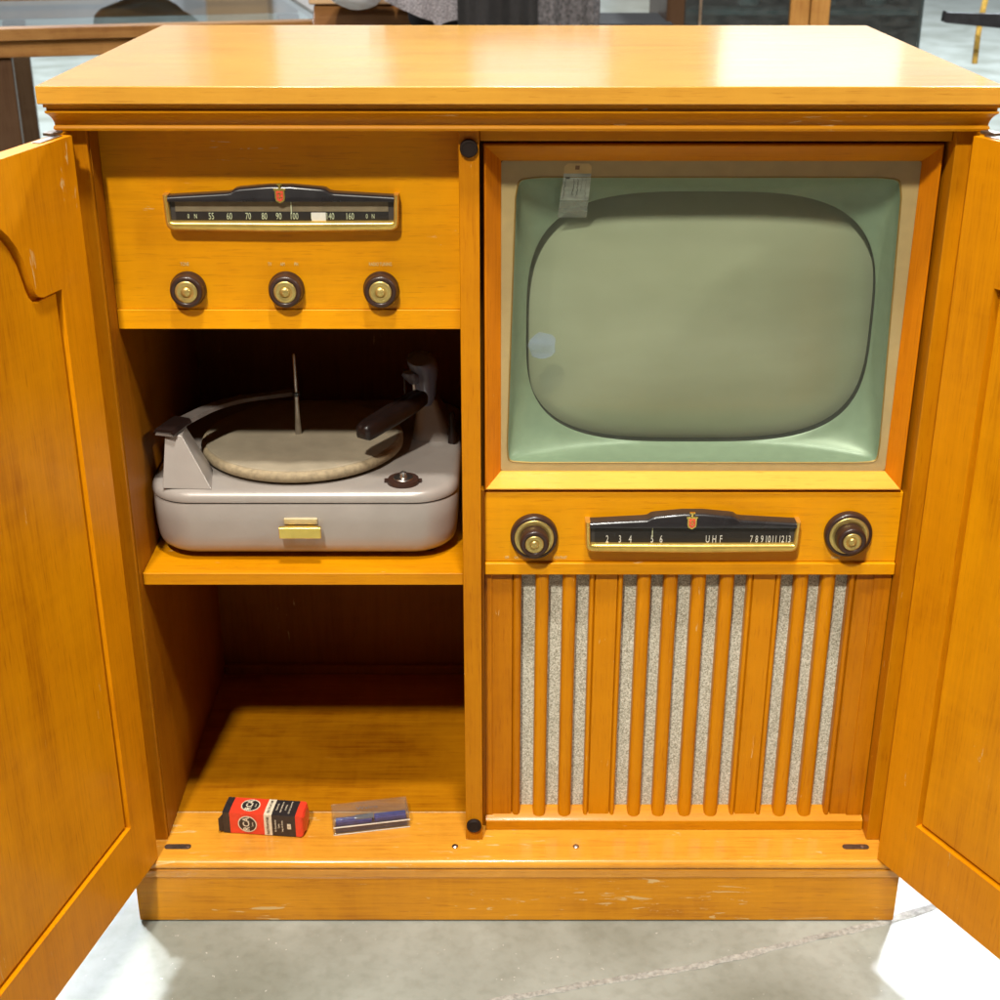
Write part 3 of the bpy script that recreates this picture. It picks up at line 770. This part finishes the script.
bm = bmesh.new(); lathe(bm, [(.0130, .6075), (.0120, .6092), (.0050, .6095), (.0042, .6120), (.0042, .6150), (.0020, .6165)], (-.1285, .0800, 0), 'z', 32); obj('knob_boss', bm, STEEL, kb, smooth=40)
bm = boxes((-.2745, -.2335, .0455, .0490, .5600, .5680)); obj('latch_plate', bm, plain('pale_brass', (.52, .44, .28), .4, .6, .1, 90), RP, bevel=.0006)
bm = boxes((-.2800, -.2285, .0350, .0420, .5455, .5600), (-.2700, -.2620, .0420, .0485, .5470, .5590), (-.2460, -.2380, .0420, .0485, .5470, .5590))
obj('pull_handle', bm, BRIGHTB, RP, bevel=.0008)

# ------------------------------------------------------------------ small boxes on the cabinet floor
ang = math.atan2(-.0107, .1057)
BX = thing('valve_carton', 'small red and black carton with round emblem lying on its side on the cabinet floor', 'carton', (-.3775, .0143, ZB+.0011), ang)
MB = WM[BX]
Lb, Db, Hb = .1050, .0345, .0330
cuts = [(0, .0095, 1), (.0095, .0560, 0), (.0560, .0665, 2), (.0665, .0985, 1), (.0985, Lb, 0)]
bm = bmesh.new()
def cr_sec(x, ins=0.0, bul=0.0):
    return [(x, ins, ins), (x, ins-.0001, Hb*.5), (x, ins, Hb-ins), (x, Db*.5, Hb+bul), (x, Db-ins, Hb-ins), (x, Db+bul*.5, Hb*.5), (x, Db-ins, ins), (x, Db*.5, 0)]
xs = [0] + [c[1] for c in cuts]
loft(bm, [cr_sec(x, .0002, .0006) for x in xs] + [cr_sec(Lb+.0025, .0015), cr_sec(Lb+.0045, .006)], mis=[1, 0, 2, 1, 0, 0, 0])
obj('carton_body', bm, [RED, CARDB, CARDW], BX, MB, smooth=30)
bm = bmesh.new(); loft(bm, [[(-.0001, .001, .002), (-.0001, .001, Hb-.004), (.0004, .0012, Hb-.004), (.0004, .0012, .002)], [(-.0055, -.0022, .0035), (-.0055, -.0022, Hb-.0095), (-.0050, -.0018, Hb-.0095), (-.0050, -.0018, .0035)]])
obj('end_flap', bm, CARDB, BX, MB, smooth=0)
def emblem(front):
    # local frame of a face: u along the carton, v up the face; the print is turned a quarter
    M0 = MB @ ((T(.0335, -.0007, Hb*.5) @ FRONT) if front else T(.0345, Db*.5, Hb+.0007))
    M0 = M0 @ Matrix.Rotation(PI/2, 4, 'Z')
    bm = bmesh.new()
    lathe(bm, [(.0128, 0), (.0128, .00015)], (0, 0, 0), 'z', 40, mi=1)
    lathe(bm, [(.0114, .0001), (.0114, .00025)], (0, 0, 0), 'z', 40, mi=0)
    bm.transform(M0)
    text_bm(bm, 'RCA', .0125, M0 @ T(0, .0012, .0004), .88, bold=.0002, depth=.00008, mi=1)
    bm2 = bmesh.new()
    zz = [(-.0040, -.0022), (-.0012, -.0060), (-.0002, -.0050), (.0040, -.0078), (.0010, -.0058), (.0002, -.0070)]
    f = bm.faces
    text_bm(bm, 'lower', .0034, M0 @ T(.0004, -.0070, .0004), .9, depth=.00008, mi=1)
    bm2.free()
    obj('emblem', bm, [CARDB, CARDW], BX, smooth=0, recalc=False)
emblem(True); emblem(False)
bm = bmesh.new()
for front in (True, False):
    F = MB @ (FRONT if front else Matrix()) 
    def at(u, v, off=.0008): return (MB @ T(u, -off, v) @ FRONT if front else MB @ T(u, v, Hb+off)) @ Matrix.Rotation(PI/2, 4, 'Z')
    hh = (Hb if front else Db)/2
    text_bm(bm, 'ELECTRON TUBE', .0046, at(.0613, hh), .78, depth=.00008, mi=1)
    if front:
        for i, (s, z) in enumerate((('For Dependability', .0033), ('Quality', .0030), ('Long Life Service', .0033))):
            text_bm(bm, s, z, at(.0715+.0046*i, hh), .80, depth=.00008, mi=0)
    else:
        for i, s in enumerate(('MADE IN U.S.A.', 'RADIO CORPORATION', 'OF AMERICA', 'ELECTRON TUBE DIVISION')):
            text_bm(bm, s, .0027, at(.0715+.0058*i, hh), .80, depth=.00008, mi=0)
obj('carton_printing', bm, [CARDW, CARDB], BX, smooth=0, recalc=False)
bm = bmesh.new(); box(bm, .0875, .0925, -.0010, -.0006, Hb*.38, Hb*.62); obj('size_patch', bm, CARDW, BX, MB, smooth=0)
bm = bmesh.new(); text_bm(bm, 'E', .0038, MB @ T(.0900, -.0012, Hb*.5) @ FRONT @ Matrix.Rotation(PI/2, 4, 'Z'), .8, depth=.00008); obj('carton_printing', bm, CARDB, BX, smooth=0, recalc=False)

ang = math.atan2(.0195, .1016)
CS = thing('plastic_case', 'clear hinged plastic case with blue lining lying beside the red carton', 'case', (-.2296, .0079, ZB+.0006), ang)
MC = WM[CS]; Lc, Dc, Hc = .1020, .0360, .0245
def shell(z0, z1, open_top):
    w = .0012
    bs = [(0, Lc, 0, w, z0, z1), (0, Lc, Dc-w, Dc, z0, z1), (0, w, w+.0001, Dc-w-.0001, z0, z1), (Lc-w, Lc, w+.0001, Dc-w-.0001, z0, z1)]
    bs.append((w+.0001, Lc-w-.0001, w+.0001, Dc-w-.0001, z0, z0+w) if open_top else (w+.0001, Lc-w-.0001, w+.0001, Dc-w-.0001, z1-w, z1))
    return boxes(*bs)
obj('case_tray', shell(0, .0118, True), CLEARP, CS, MC, bevel=.0004)
obj('case_lid', shell(.0124, Hc, False), CLEARP, CS, MC, bevel=.0006)
bm = boxes((-.0004, Lc+.0004, -.0006, .0, .0112, .0130), (-.0004, Lc+.0004, -.0006, .0, -.0001, .0011)); obj('case_rim', bm, plain('frosted_rim', (.72, .68, .60), .35, 0, .1, 200), CS, MC, bevel=.0003)
obj('tray_lining', boxes((.003, Lc-.003, .0025, .0150, .0014, .0110)), PURP, CS, MC, bevel=.0008)
bm = boxes((.004, .052, .004, .0150, .0112, .0175), (.0555, Lc-.004, .004, .0150, .0112, .0180)); obj('foam_insert', bm, BLUEF, CS, MC, bevel=.0012)
bm = boxes((.030, .0545, .005, .0150, .0176, .0186)); obj('insert_card', bm, INK, CS, MC)
bm = bmesh.new(); text_bm(bm, 'Walco', .0100, MC @ T(.0470, .0200, Hc+.0003), 1.1, depth=.0001); obj('lid_lettering', bm, INK, CS, smooth=0, recalc=False)

# ------------------------------------------------------------------ paper tag on the screen
TG = thing('paper_tag', 'white paper price tag with tan end and scribbled writing on upper left of the screen', 'tag', (.0780, .0640, .9290))
tz0, tz1, ty0, ty1 = .9330, 1.0005, .0800, .0481
def tagpt(a, b, off=0.0):                         # a across 0..1, b up 0..1
    xl_ = .0570+(.0630-.0570)*b; xr_ = .0902+(.0930-.0902)*b
    bow = .0016*math.sin(PI*b)
    yy = .0477 if b > .78 else .0477+(ty0-.0477)*((.78-b)/.78)**1.15
    return (xl_+(xr_-xl_)*a, yy-off*.8, tz0+(tz1-tz0)*b)
def tagstrip(b0, b1, n, top=False):
    bm = bmesh.new(); rr = []
    for k in range(n+1):
        b = b0+(b1-b0)*k/n
        ins = .12*max(0, (b-.955)/.045) if top else 0
        rr.append([tagpt(ins, b), tagpt(1-ins, b), tagpt(1-ins, b, -.0002), tagpt(ins, b, -.0002)])
    return loft(bm, rr)
obj('tag_card', tagstrip(.34, .835, 8), PAPER, TG, smooth=0)
obj('tag_lower', tagstrip(0, .339, 6), PAPER2, TG, smooth=0)
obj('tag_end', tagstrip(.836, 1, 6, True), TANP, TG, smooth=0)
bm = bmesh.new(); loft(bm, [[tagpt(.40, b, .0003), tagpt(.56, b, .0003), tagpt(.56, b, .0001), tagpt(.40, b, .0001)] for b in (.90, .965)])
obj('eyelet', bm, plain('brown_eyelet', (.28, .13, .05), .7, 0, .1, 90), TG, smooth=0)
random.seed(3)
for col in range(6):
    if col == 1: continue
    bm = bmesh.new(); b = .80-random.random()*.06; pts = []
    for k in range(random.randint(12, 22)):
        pts.append(tagpt(.10+col*.15+random.uniform(-.03, .03), b, .0004)); b -= random.uniform(.006, .030)
    tube(bm, pts, random.uniform(.00012, .00028), 4); obj('handwriting', bm, INK, TG, smooth=0)
bm = bmesh.new(); loft(bm, [[tagpt(.10, b, .0004), tagpt(.24, b, .0004), tagpt(.24, b, .0001), tagpt(.10, b, .0001)] for b in (.745, .775)])
obj('handwriting', bm, INK, TG, smooth=0)

# ------------------------------------------------------------------ things behind the cabinet
DKW = wood('dark_stained_oak', (.055, .028, .014), 'Z', contrast=.4, rough=.4)
MIDW = wood('worn_brown_oak', (.20, .095, .028), 'X', contrast=.5, worn=.03, rough=.45, wearcol=(.50, .34, .16))
OAK = wood('golden_oak', (.33, .155, .040), 'Z', contrast=.45, rough=.4)
# glass-topped display table, its front rail slightly askew
tA, tB = Vector((-1.60, 1.300, 0)), Vector((-.3164, 1.6416, 0))
dx = (tB-tA).normalized(); ta_ = math.atan2(dx.y, dx.x)
DT = thing('display_table', 'glass topped display table with worn brown wooden rails at the far left', 'table', (tB.x, tB.y, FZ), ta_)
MT = WM[DT]; LT = (tB-tA).length; DTp = .86; zt = 1.0-FZ
def trail(x0, x1, y0, y1, name='table_rail', m=MIDW):
    return obj(name, boxes((x0, x1, y0, y1, zt-.024, zt)), m, DT, MT, bevel=.002)
trail(-LT, 0, 0, .05); trail(-LT, 0, DTp-.05, DTp)
SIDEW = plain('weathered_grey_wood', (.30, .27, .25), .35, 0, .2, 30, .1)
obj('table_rail', boxes((-.055, -.0006, .0506, DTp-.0506, zt-.0238, zt-.0006)), SIDEW, DT, MT, bevel=.002)
obj('apron', boxes((-LT+.02, -.012, .012, .03, zt-.058, zt-.0243)), MIDW, DT, MT, bevel=.003)
obj('apron', boxes((-LT+.02, -.012, DTp-.03, DTp-.012, zt-.058, zt-.0243)), MIDW, DT, MT, bevel=.003)
obj('glass_top', boxes((-LT+.051, -.056, .051, DTp-.051, zt-.012, zt-.006)), TABGL, DT, MT, smooth=0)
for lx in (-.735, -.045):
    for ly in (.020, DTp-.075):
        if lx > -.1 and ly < .1: lx2 = lx
        obj('leg', boxes((lx-.028, lx+.028, ly, ly+.05, .001, zt-.0585)), DKW, DT, MT, bevel=.004)
bm = bmesh.new(); lathe(bm, [(.006, .0), (.006, .5), (.009, .5), (.009, .52), (.004, .53)], (-.36, .40, .50), 'z', 16)
# black bag under the glass side
BLK = plain('black_leather', (.012, .011, .013), .4, 0, .3, 50, .2)
GFUR = plain('grey_felt', (.22, .21, .22), .9, 0, .3, 180, .6)
def lump(name, label, cat, c, r, mat, n=28, seed=1, amp=.12, rot=0, group=None, flatb=None):
    rnd = random.Random(seed)
    ph = [rnd.uniform(0, 6.28) for _ in range(6)]
    bm = bmesh.new()
    bmesh.ops.create_uvsphere(bm, u_segments=n, v_segments=n//2, radius=1)
    for v in bm.verts:
        d = v.co.normalized()
        k = 1+amp*(math.sin(3*d.x+ph[0])*math.sin(2.5*d.y+ph[1])+.5*math.sin(6*d.z+ph[2]+2*d.x)+.4*math.sin(7*d.x+ph[3])*math.sin(6*d.y+ph[4]))
        q = Vector((d.x*r[0], d.y*r[1], d.z*r[2]))*k
        if flatb is not None and q.z < flatb: q.z = flatb
        v.co = q
    o = obj(name, bm, mat, None, T(*c) @ Matrix.Rotation(rot, 4, 'Z'), smooth=80)
    return tag(o, label, cat)

def drape(name, label, cat, pts_top, drop, mat, seed=0, th=.006):
    pass

# upholstered armchair wrapped in grey cloth, directly behind the top
TWEED = plain('grey_tweed', (.19, .175, .19), .95, 0, .55, 260, .8, bscale=700)
DTWEED = plain('charcoal_tweed', (.045, .043, .046), .95, 0, .5, 200, .7, bscale=600)
BLKF = plain('black_cloth', (.010, .009, .010), .9, 0, .3, 100, .3)
def chair_back(name, label, x0, x1, y, ztop, tilt, th, mat, edge):
    root = thing(name, label, 'chair', ((x0+x1)/2, y, FZ))
    # rounded back
    bm = bmesh.new(); rr = []
    h = ztop-FZ
    for f, w in ((.36, 1.0), (.6, 1.02), (.8, 1.03), (.93, 1.0), (.98, .95), (1.0, .86)):
        z = FZ+h*f; hw = (x1-x0)/2*w; yy = y+tilt*f
        rr.append([(p, q, z) for p, q in rrect((x0+x1)/2-hw, (x0+x1)/2+hw, yy, yy+th, th*.45, 6)])
    loft(bm, rr); obj('backrest', bm, mat, root, bevel=0, smooth=50)
    bm = bmesh.new(); loft(bm, [[(p, q, z) for p, q in rrect(x0-.02+i, x1+.02-i, y-.50+i, y+.05-i, .05, 6)] for i, z in ((.01, .30), (0, .32), (0, .42), (.02, .45))]); obj('seat', bm, mat, root, smooth=50)
    for lx in (x0+.03, x1-.03):
        for ly in (y-.44, y+.02):
            bm = bmesh.new(); loft(bm, [[(p, q, z) for p, q in rrect(lx-s, lx+s, ly-s, ly+s, .004, 3)] for s, z in ((.013, FZ), (.022, .30))]); obj('leg', bm, DKW, root)
    return root
ch = chair_back('upholstered_chair', 'dark charcoal upholstered chair with a rounded back behind the cabinet top', -.02, .185, 1.50, 1.16, .02, .12, DTWEED, None)
# black cloth bundle and grey tweed coat hanging over a rail
def cloth_sheet(name, label, cat, x0, x1, y, z0, z1, mat, fold, seed, lower, th=.012):
    rnd = random.Random(seed); p = [rnd.uniform(0, 6) for _ in range(4)]
    nx, nz = 40, 14
    bm = bmesh.new()
    def P(i, j, s):
        u, v = i/nx, j/nz
        zb = lower(u)
        z = zb+(z1-zb)*v
        yy = y+fold*math.sin(9*u+p[0]+1.2*v)*(1-.5*v)+.4*fold*math.sin(23*u+p[1])+s*th
        return (x0+(x1-x0)*u, yy, z)
    A = [[bm.verts.new(P(i, j, 0)) for j in range(nz+1)] for i in range(nx+1)]
    B = [[bm.verts.new(P(i, j, 1)) for j in range(nz+1)] for i in range(nx+1)]
    for i in range(nx):
        for j in range(nz):
            bm.faces.new((A[i][j], A[i+1][j], A[i+1][j+1], A[i][j+1])); bm.faces.new((B[i][j], B[i][j+1], B[i+1][j+1], B[i+1][j]))
    for j in range(nz):
        bm.faces.new((A[0][j], A[0][j+1], B[0][j+1], B[0][j])); bm.faces.new((A[nx][j], B[nx][j], B[nx][j+1], A[nx][j+1]))
    for i in range(nx):
        bm.faces.new((A[i][0], B[i][0], B[i+1][0], A[i+1][0])); bm.faces.new((A[i][nz], A[i+1][nz], B[i+1][nz], B[i][nz]))
    o = obj(name, bm, mat, smooth=60)
    return tag(o, label, cat)
def lowA(u):
    return 1.052-.040*min(1, u/.62) if u < .62 else (1.006 if u < .72 else 1.013-.004*math.sin(12*u))
cloth_sheet('tweed_blanket', 'pale grey tweed blanket with a ragged slanting hem hanging behind the cabinet', 'blanket', -.240, -.078, 1.46, 1.0, 1.20, TWEED, .010, 4, lowA)
ch2 = chair_back('upholstered_chair', 'black cloth covered chair between the grey blanket and the charcoal chair', -.20, .055, 1.54, 1.14, .02, .10, BLKF, None)
def lowB(u): return .975+.012*math.sin(7*u+1)
cloth_sheet('black_coat', 'black crumpled coat hanging between the grey blanket and the charcoal shawl', 'coat', -.092, .066, 1.425, .97, 1.20, BLKF, .016, 9, lowB)
cloth_sheet('charcoal_shawl', 'dark charcoal tweed shawl with soft folds over the rounded chair back', 'shawl', .058, .192, 1.450, .97, 1.19, plain('charcoal_shawl_wool', (.075, .07, .075), .95, 0, .6, 120, .9, bscale=500), .013, 12, lowB)
GR = thing('garment_rail', 'dark wooden garment rail from which the coat, shawl and blanket hang', 'rail', (-.02, 1.74, FZ))
bm = bmesh.new(); tube(bm, [(-.27, 1.448, 1.208), (.22, 1.468, 1.208)], .012, 12); obj('rail_bar', bm, DKW, GR, smooth=60)
for gx in (-.135, .13):
    bm = boxes((gx-.018, gx+.018, 1.70, 1.74, FZ+.03, 1.216), (gx-.02, gx+.02, 1.62, 1.98, FZ+.001, FZ+.0298)); obj('post', bm, DKW, GR, bevel=.003)
    bm = boxes((gx-.012, gx+.012, 1.4735, 1.6998, 1.196, 1.216)); obj('bracket', bm, DKW, GR, bevel=.002)
# wooden chest with slanted lid left of the blanket, white cushion beside it
CH = thing('wooden_chest', 'brown wooden chest standing beside the pale cushion', 'chest', (-.27, 1.60, FZ))
bm = bmesh.new(); prism_x(bm, [(1.52, FZ+.002), (1.52, .95), (1.62, 1.033), (1.80, 1.033), (1.80, FZ+.002)], -.40, -.165); obj('chest_body', bm, wood('brown_chest', (.13, .055, .016), 'X', contrast=.4), CH, bevel=.004)
bm = boxes((-.41, -.155, 1.61, 1.81, 1.0335, 1.052)); obj('chest_lid', bm, wood('tan_chest_lid', (.42, .27, .15), 'X', contrast=.25), CH, bevel=.004)
WHT = plain('pale_blue_white_cloth', (.62, .66, .74), .7, 0, .12, 20, .2, bscale=60)
lump('cushion', 'rounded pale blue white cushion resting behind the corner of the glass table', 'cushion', (-.300, 1.50, 1.078), (.062, .09, .044), WHT, seed=5, amp=.05)
lump('black_bag', 'black bag with a grey fringe seen over the glass table', 'bag', (-.915, 2.30, 1.070), (.13, .10, .070), BLK, seed=8, amp=.10)

# glass-fronted cabinet at the right
GC = thing('display_cabinet', 'dark glass fronted display cabinet with a golden oak centre post', 'cabinet', (.72, 2.25, FZ))
gx0, gx1, gy = .400, .990, 2.0
DARKI = plain('dark_teal_interior', (.035, .05, .055), .6, 0, .5, 9)
obj('cabinet_back', boxes((gx0, gx1, gy+.38, gy+.40, FZ+.002, 1.09)), DARKI, GC)
obj('cabinet_side', boxes((gx0-.015, gx0-.0005, gy+.012, gy+.40, FZ+.002, 1.09)), DKW, GC)
obj('cabinet_side', boxes((gx1+.0005, gx1+.006, gy+.012, gy+.40, FZ+.002, 1.09)), DARKI, GC)
obj('cabinet_floor', boxes((gx0, gx1, gy+.012, gy+.379, FZ+.002, .12)), DKW, GC)
obj('cabinet_roof', boxes((gx0-.015, gx1+.006, gy-.01, gy+.41, 1.0905, 1.115)), OAK, GC, bevel=.004)
obj('cabinet_shelf', boxes((gx0+.001, gx1-.001, gy+.03, gy+.378, .975, .985)), DARKI, GC)
for a, b_ in ((.676, .722), (.7245, .770)): obj('door_stile', boxes((a, b_, gy-.012, gy+.012, .12, 1.09)), OAK, GC, bevel=.004)
obj('corner_post_or_added_filler', boxes((gx0-.015, gx0+.028, gy-.012, gy+.0115, .12, 1.09)), DKW, GC, bevel=.003)
obj('edge_strip', boxes((.462, .468, gy-.010, gy-.003, .12, 1.09)), STEEL, GC)
obj('glass_door', boxes((.429, .6755, gy-.002, gy+.002, .125, 1.085)), CABGL, GC, smooth=0)
obj('glass_door', boxes((.7705, .9895, gy-.002, gy+.002, .125, 1.085)), CABGL, GC, smooth=0)
rnd = random.Random(11)
wares = [('vase', 'grey glass vase on the shelf left of the centre post', .60, .03, (.22, .25, .26)), ('bottle', 'pale glass bottle on the shelf right of the centre post', .80, .016, (.30, .32, .34)),
         ('jar', 'smoky jar on the shelf near the right end of the display cabinet', .91, .030, (.13, .16, .17))]
for nm, lb, wx, wr, wc in wares:
    bm = bmesh.new(); lathe(bm, [(wr*.7, .9853), (wr, .992), (wr*1.05, 1.020), (wr*.6, 1.048), (wr*.5, 1.066), (wr*.6, 1.072)], (wx, gy+.14, 0), 'z', 28)
    tag(obj(nm, bm, plain(nm+'_glass', wc, .2, 0, .3, 30, coat=.3), smooth=60), lb, nm)
# tray to the left of it
TR = obj('serving_tray', boxes((.195, .395, 1.92, 2.2, .9585, .9650), (.195, .202, 1.919, 2.2, .9652, .9730)), BLKF, bevel=.002)
tag(TR, 'flat black tray on a small stand beside the display cabinet', 'tray')
PS = thing('plant_stand', 'slim dark stand carrying the black tray', 'stand', (.30, 2.06, FZ))
obj('stand_top', boxes((.21, .39, 1.96, 2.16, .940, .9583)), DKW, PS, bevel=.003)
for lx in (.225, .375):
    for ly in (1.975, 2.145): obj('leg', boxes((lx-.012, lx+.012, ly-.012, ly+.012, FZ, .9398)), DKW, PS)
# right: black iron bracket arm and a yellow cord hanging behind it
IR = plain('black_iron', (.03, .03, .036), .45, .5, .3, 60, .2)
ST = thing('iron_stand', 'black iron stand with a tapered arm reaching in from the right edge', 'stand', (1.40, 2.0, FZ))
bm = bmesh.new(); prism_y(bm, [(1.0395, .9640), (1.0415, .9870), (1.0440, .9885), (1.0470, .9845), (1.39, .9760), (1.39, .9280), (1.1770, .9490), (1.050, .9605)], 1.992, 2.012); obj('arm', bm, IR, ST, bevel=.002)
bm = bmesh.new(); lathe(bm, [(.16, 0), (.16, .01), (.03, .02), (.014, .05), (.014, 1.60), (.02, 1.62), (.005, 1.64)], (1.405, 2.0, FZ+.001), 'z', 24); obj('post', bm, IR, ST, smooth=40)
bm = bmesh.new(); tube(bm, [(1.40, 2.05, 1.55), (1.30, 2.09, 1.56), (1.17, 2.10, 1.54)], .008, 10); obj('hook', bm, IR, ST)
YEL = plain('yellow_cord', (.62, .40, .08), .6, 0, .35, 90, .3)
bm = bmesh.new()
pts = [(1.196+.0025*math.sin(k*.9)-.036*(k/22)**1.0, 2.10, 1.545-.69*k/22) for k in range(23)]
tube(bm, pts, .0072, 8, flat=1.0)
tag(obj('yellow_cord', bm, YEL), 'yellow cord hanging down behind the black iron arm', 'cord')

# ------------------------------------------------------------------ far wall of the hall (beyond the visible floor)
WALL = plain('pale_painted_wall', (.55, .58, .60), .7, 0, .08, 2)
WL = obj('wall', boxes((-16, 16, 16.0, 16.2, FZ, 5.0)), WALL); tag(WL, 'pale painted wall at the far end of the hall', 'wall')
COLW = plain('brown_painted_column', (.30, .20, .11), .6, 0, .1, 3)
for px, pw, lb in ((-3.0, .35, 'brown column against the far wall beyond the glass topped table'), (-.75, .42, 'brown column against the far wall behind the charcoal chair'), (1.85, .55, 'broad brown column against the far wall behind the display cabinet')):
    tag(obj('column', boxes((px-pw, px+pw, 15.6, 15.99, FZ, 5.0)), COLW), lb, 'column')

# ------------------------------------------------------------------ camera
R = Matrix(((1, 0, 0), (0, 1, 0), (0, 0, 1)))
pit, yaw, roll = 4.19444721e-01, -1.00254219e-03, -8.15069143e-04
def Rx(a): return Matrix.Rotation(a, 3, 'X')
Mr = Matrix.Rotation(yaw, 3, 'Z') @ Rx(-pit) @ Matrix.Rotation(roll, 3, 'Y')
right, fwd, upv = Mr.col[0], Mr.col[1], Mr.col[2]
cd = bpy.data.cameras.new('camera'); cam = bpy.data.objects.new('camera', cd); COL.objects.link(cam)
M = Matrix.Identity(4)
for i in range(3): M[i][0] = right[i]; M[i][1] = upv[i]; M[i][2] = -fwd[i]
M[0][3], M[1][3], M[2][3] = -1.01296e-02, -1.54724201, 1.30339940
cam.matrix_world = M
cd.sensor_width = 36; cd.lens = 36*1.42618905; cd.dof.use_dof = True; cd.dof.focus_distance = 1.66; cd.dof.aperture_fstop = 9; cd.clip_start = .05; cd.clip_end = 200
SC.camera = cam

# ------------------------------------------------------------------ lamps
W = bpy.data.worlds.new('World'); SC.world = W; W.use_nodes = True
bg = W.node_tree.nodes['Background']; bg.inputs['Color'].default_value = (.80, .90, 1.0, 1); bg.inputs['Strength'].default_value = .015

def lamp(name, loc, tgt, power, size, col, shape='DISK', size_y=None, spread=None):
    l = bpy.data.lights.new(name, 'AREA'); l.shape = shape; l.size = size; l.energy = power; l.color = col
    if size_y: l.size_y = size_y
    if spread: l.spread = math.radians(spread)
    o = bpy.data.objects.new(name, l); COL.objects.link(o)
    o.location = loc
    o.rotation_euler = (Vector(tgt)-Vector(loc)).to_track_quat('-Z', 'Y').to_euler()
    return o
c0 = Vector((0, 0, .6))
lamp('key_lamp', (-.95, -3.7, 5.15), c0, 385, .34, (1, .95, .84))
lamp('front_lamp', c0+5*Vector((1, -.43, .80)).normalized(), c0, 80, .3, (1, .95, .86))
lamp('front_lamp', c0+4.6*Vector((-.92, -1, 1.25)).normalized(), c0, 22, .3, (1, .95, .86))
lamp('ceiling_lamp', Vector((-.6, 0, .1))+5*Vector((-.415, .522, .745)), (-.6, 0, .1), 30, .45, (.86, .92, 1), spread=46)
lamp('ceiling_lamp', Vector((.6, 0, .1))+5*Vector((.295, .600, .745)), (.6, 0, .1), 30, .45, (.86, .92, 1), spread=46)
lamp('overhead_lamp', c0+4*Vector((.03, -.29, 1)).normalized(), c0, 165, .3, (1, .97, .90))
lamp('far_lamp', (1.98, 8.0, 2.13), (.3, .3, 1.0), 2.5, 1.15, (1, .99, .98), 'RECTANGLE', .42)

lamp('hall_fill', (-3.5, 6.5, 5.5), (-3.5, 7.5, 0), 950, .9, (.84, .93, 1))  # added fill with no known fixture, brightens the far floor
lamp('hall_fill', (3.5, 7.5, 5.5), (3.5, 8.5, 0), 950, .9, (.84, .93, 1))  # second added fill for the far floor
lamp('hall_fill', (0, 12.0, 5.0), (0, 15, 1.5), 170, .9, (.95, .97, 1))  # added fill on the far wall, for its reflection in the cabinet top
SC.view_settings.view_transform = 'Standard'; SC.view_settings.look = 'None'
SC.view_settings.exposure = 0; SC.view_settings.gamma = 1
SC.view_settings.use_curve_mapping = False
SC.cycles.max_bounces = 8; SC.cycles.transparent_max_bounces = 12
SC.cycles.use_denoising = True
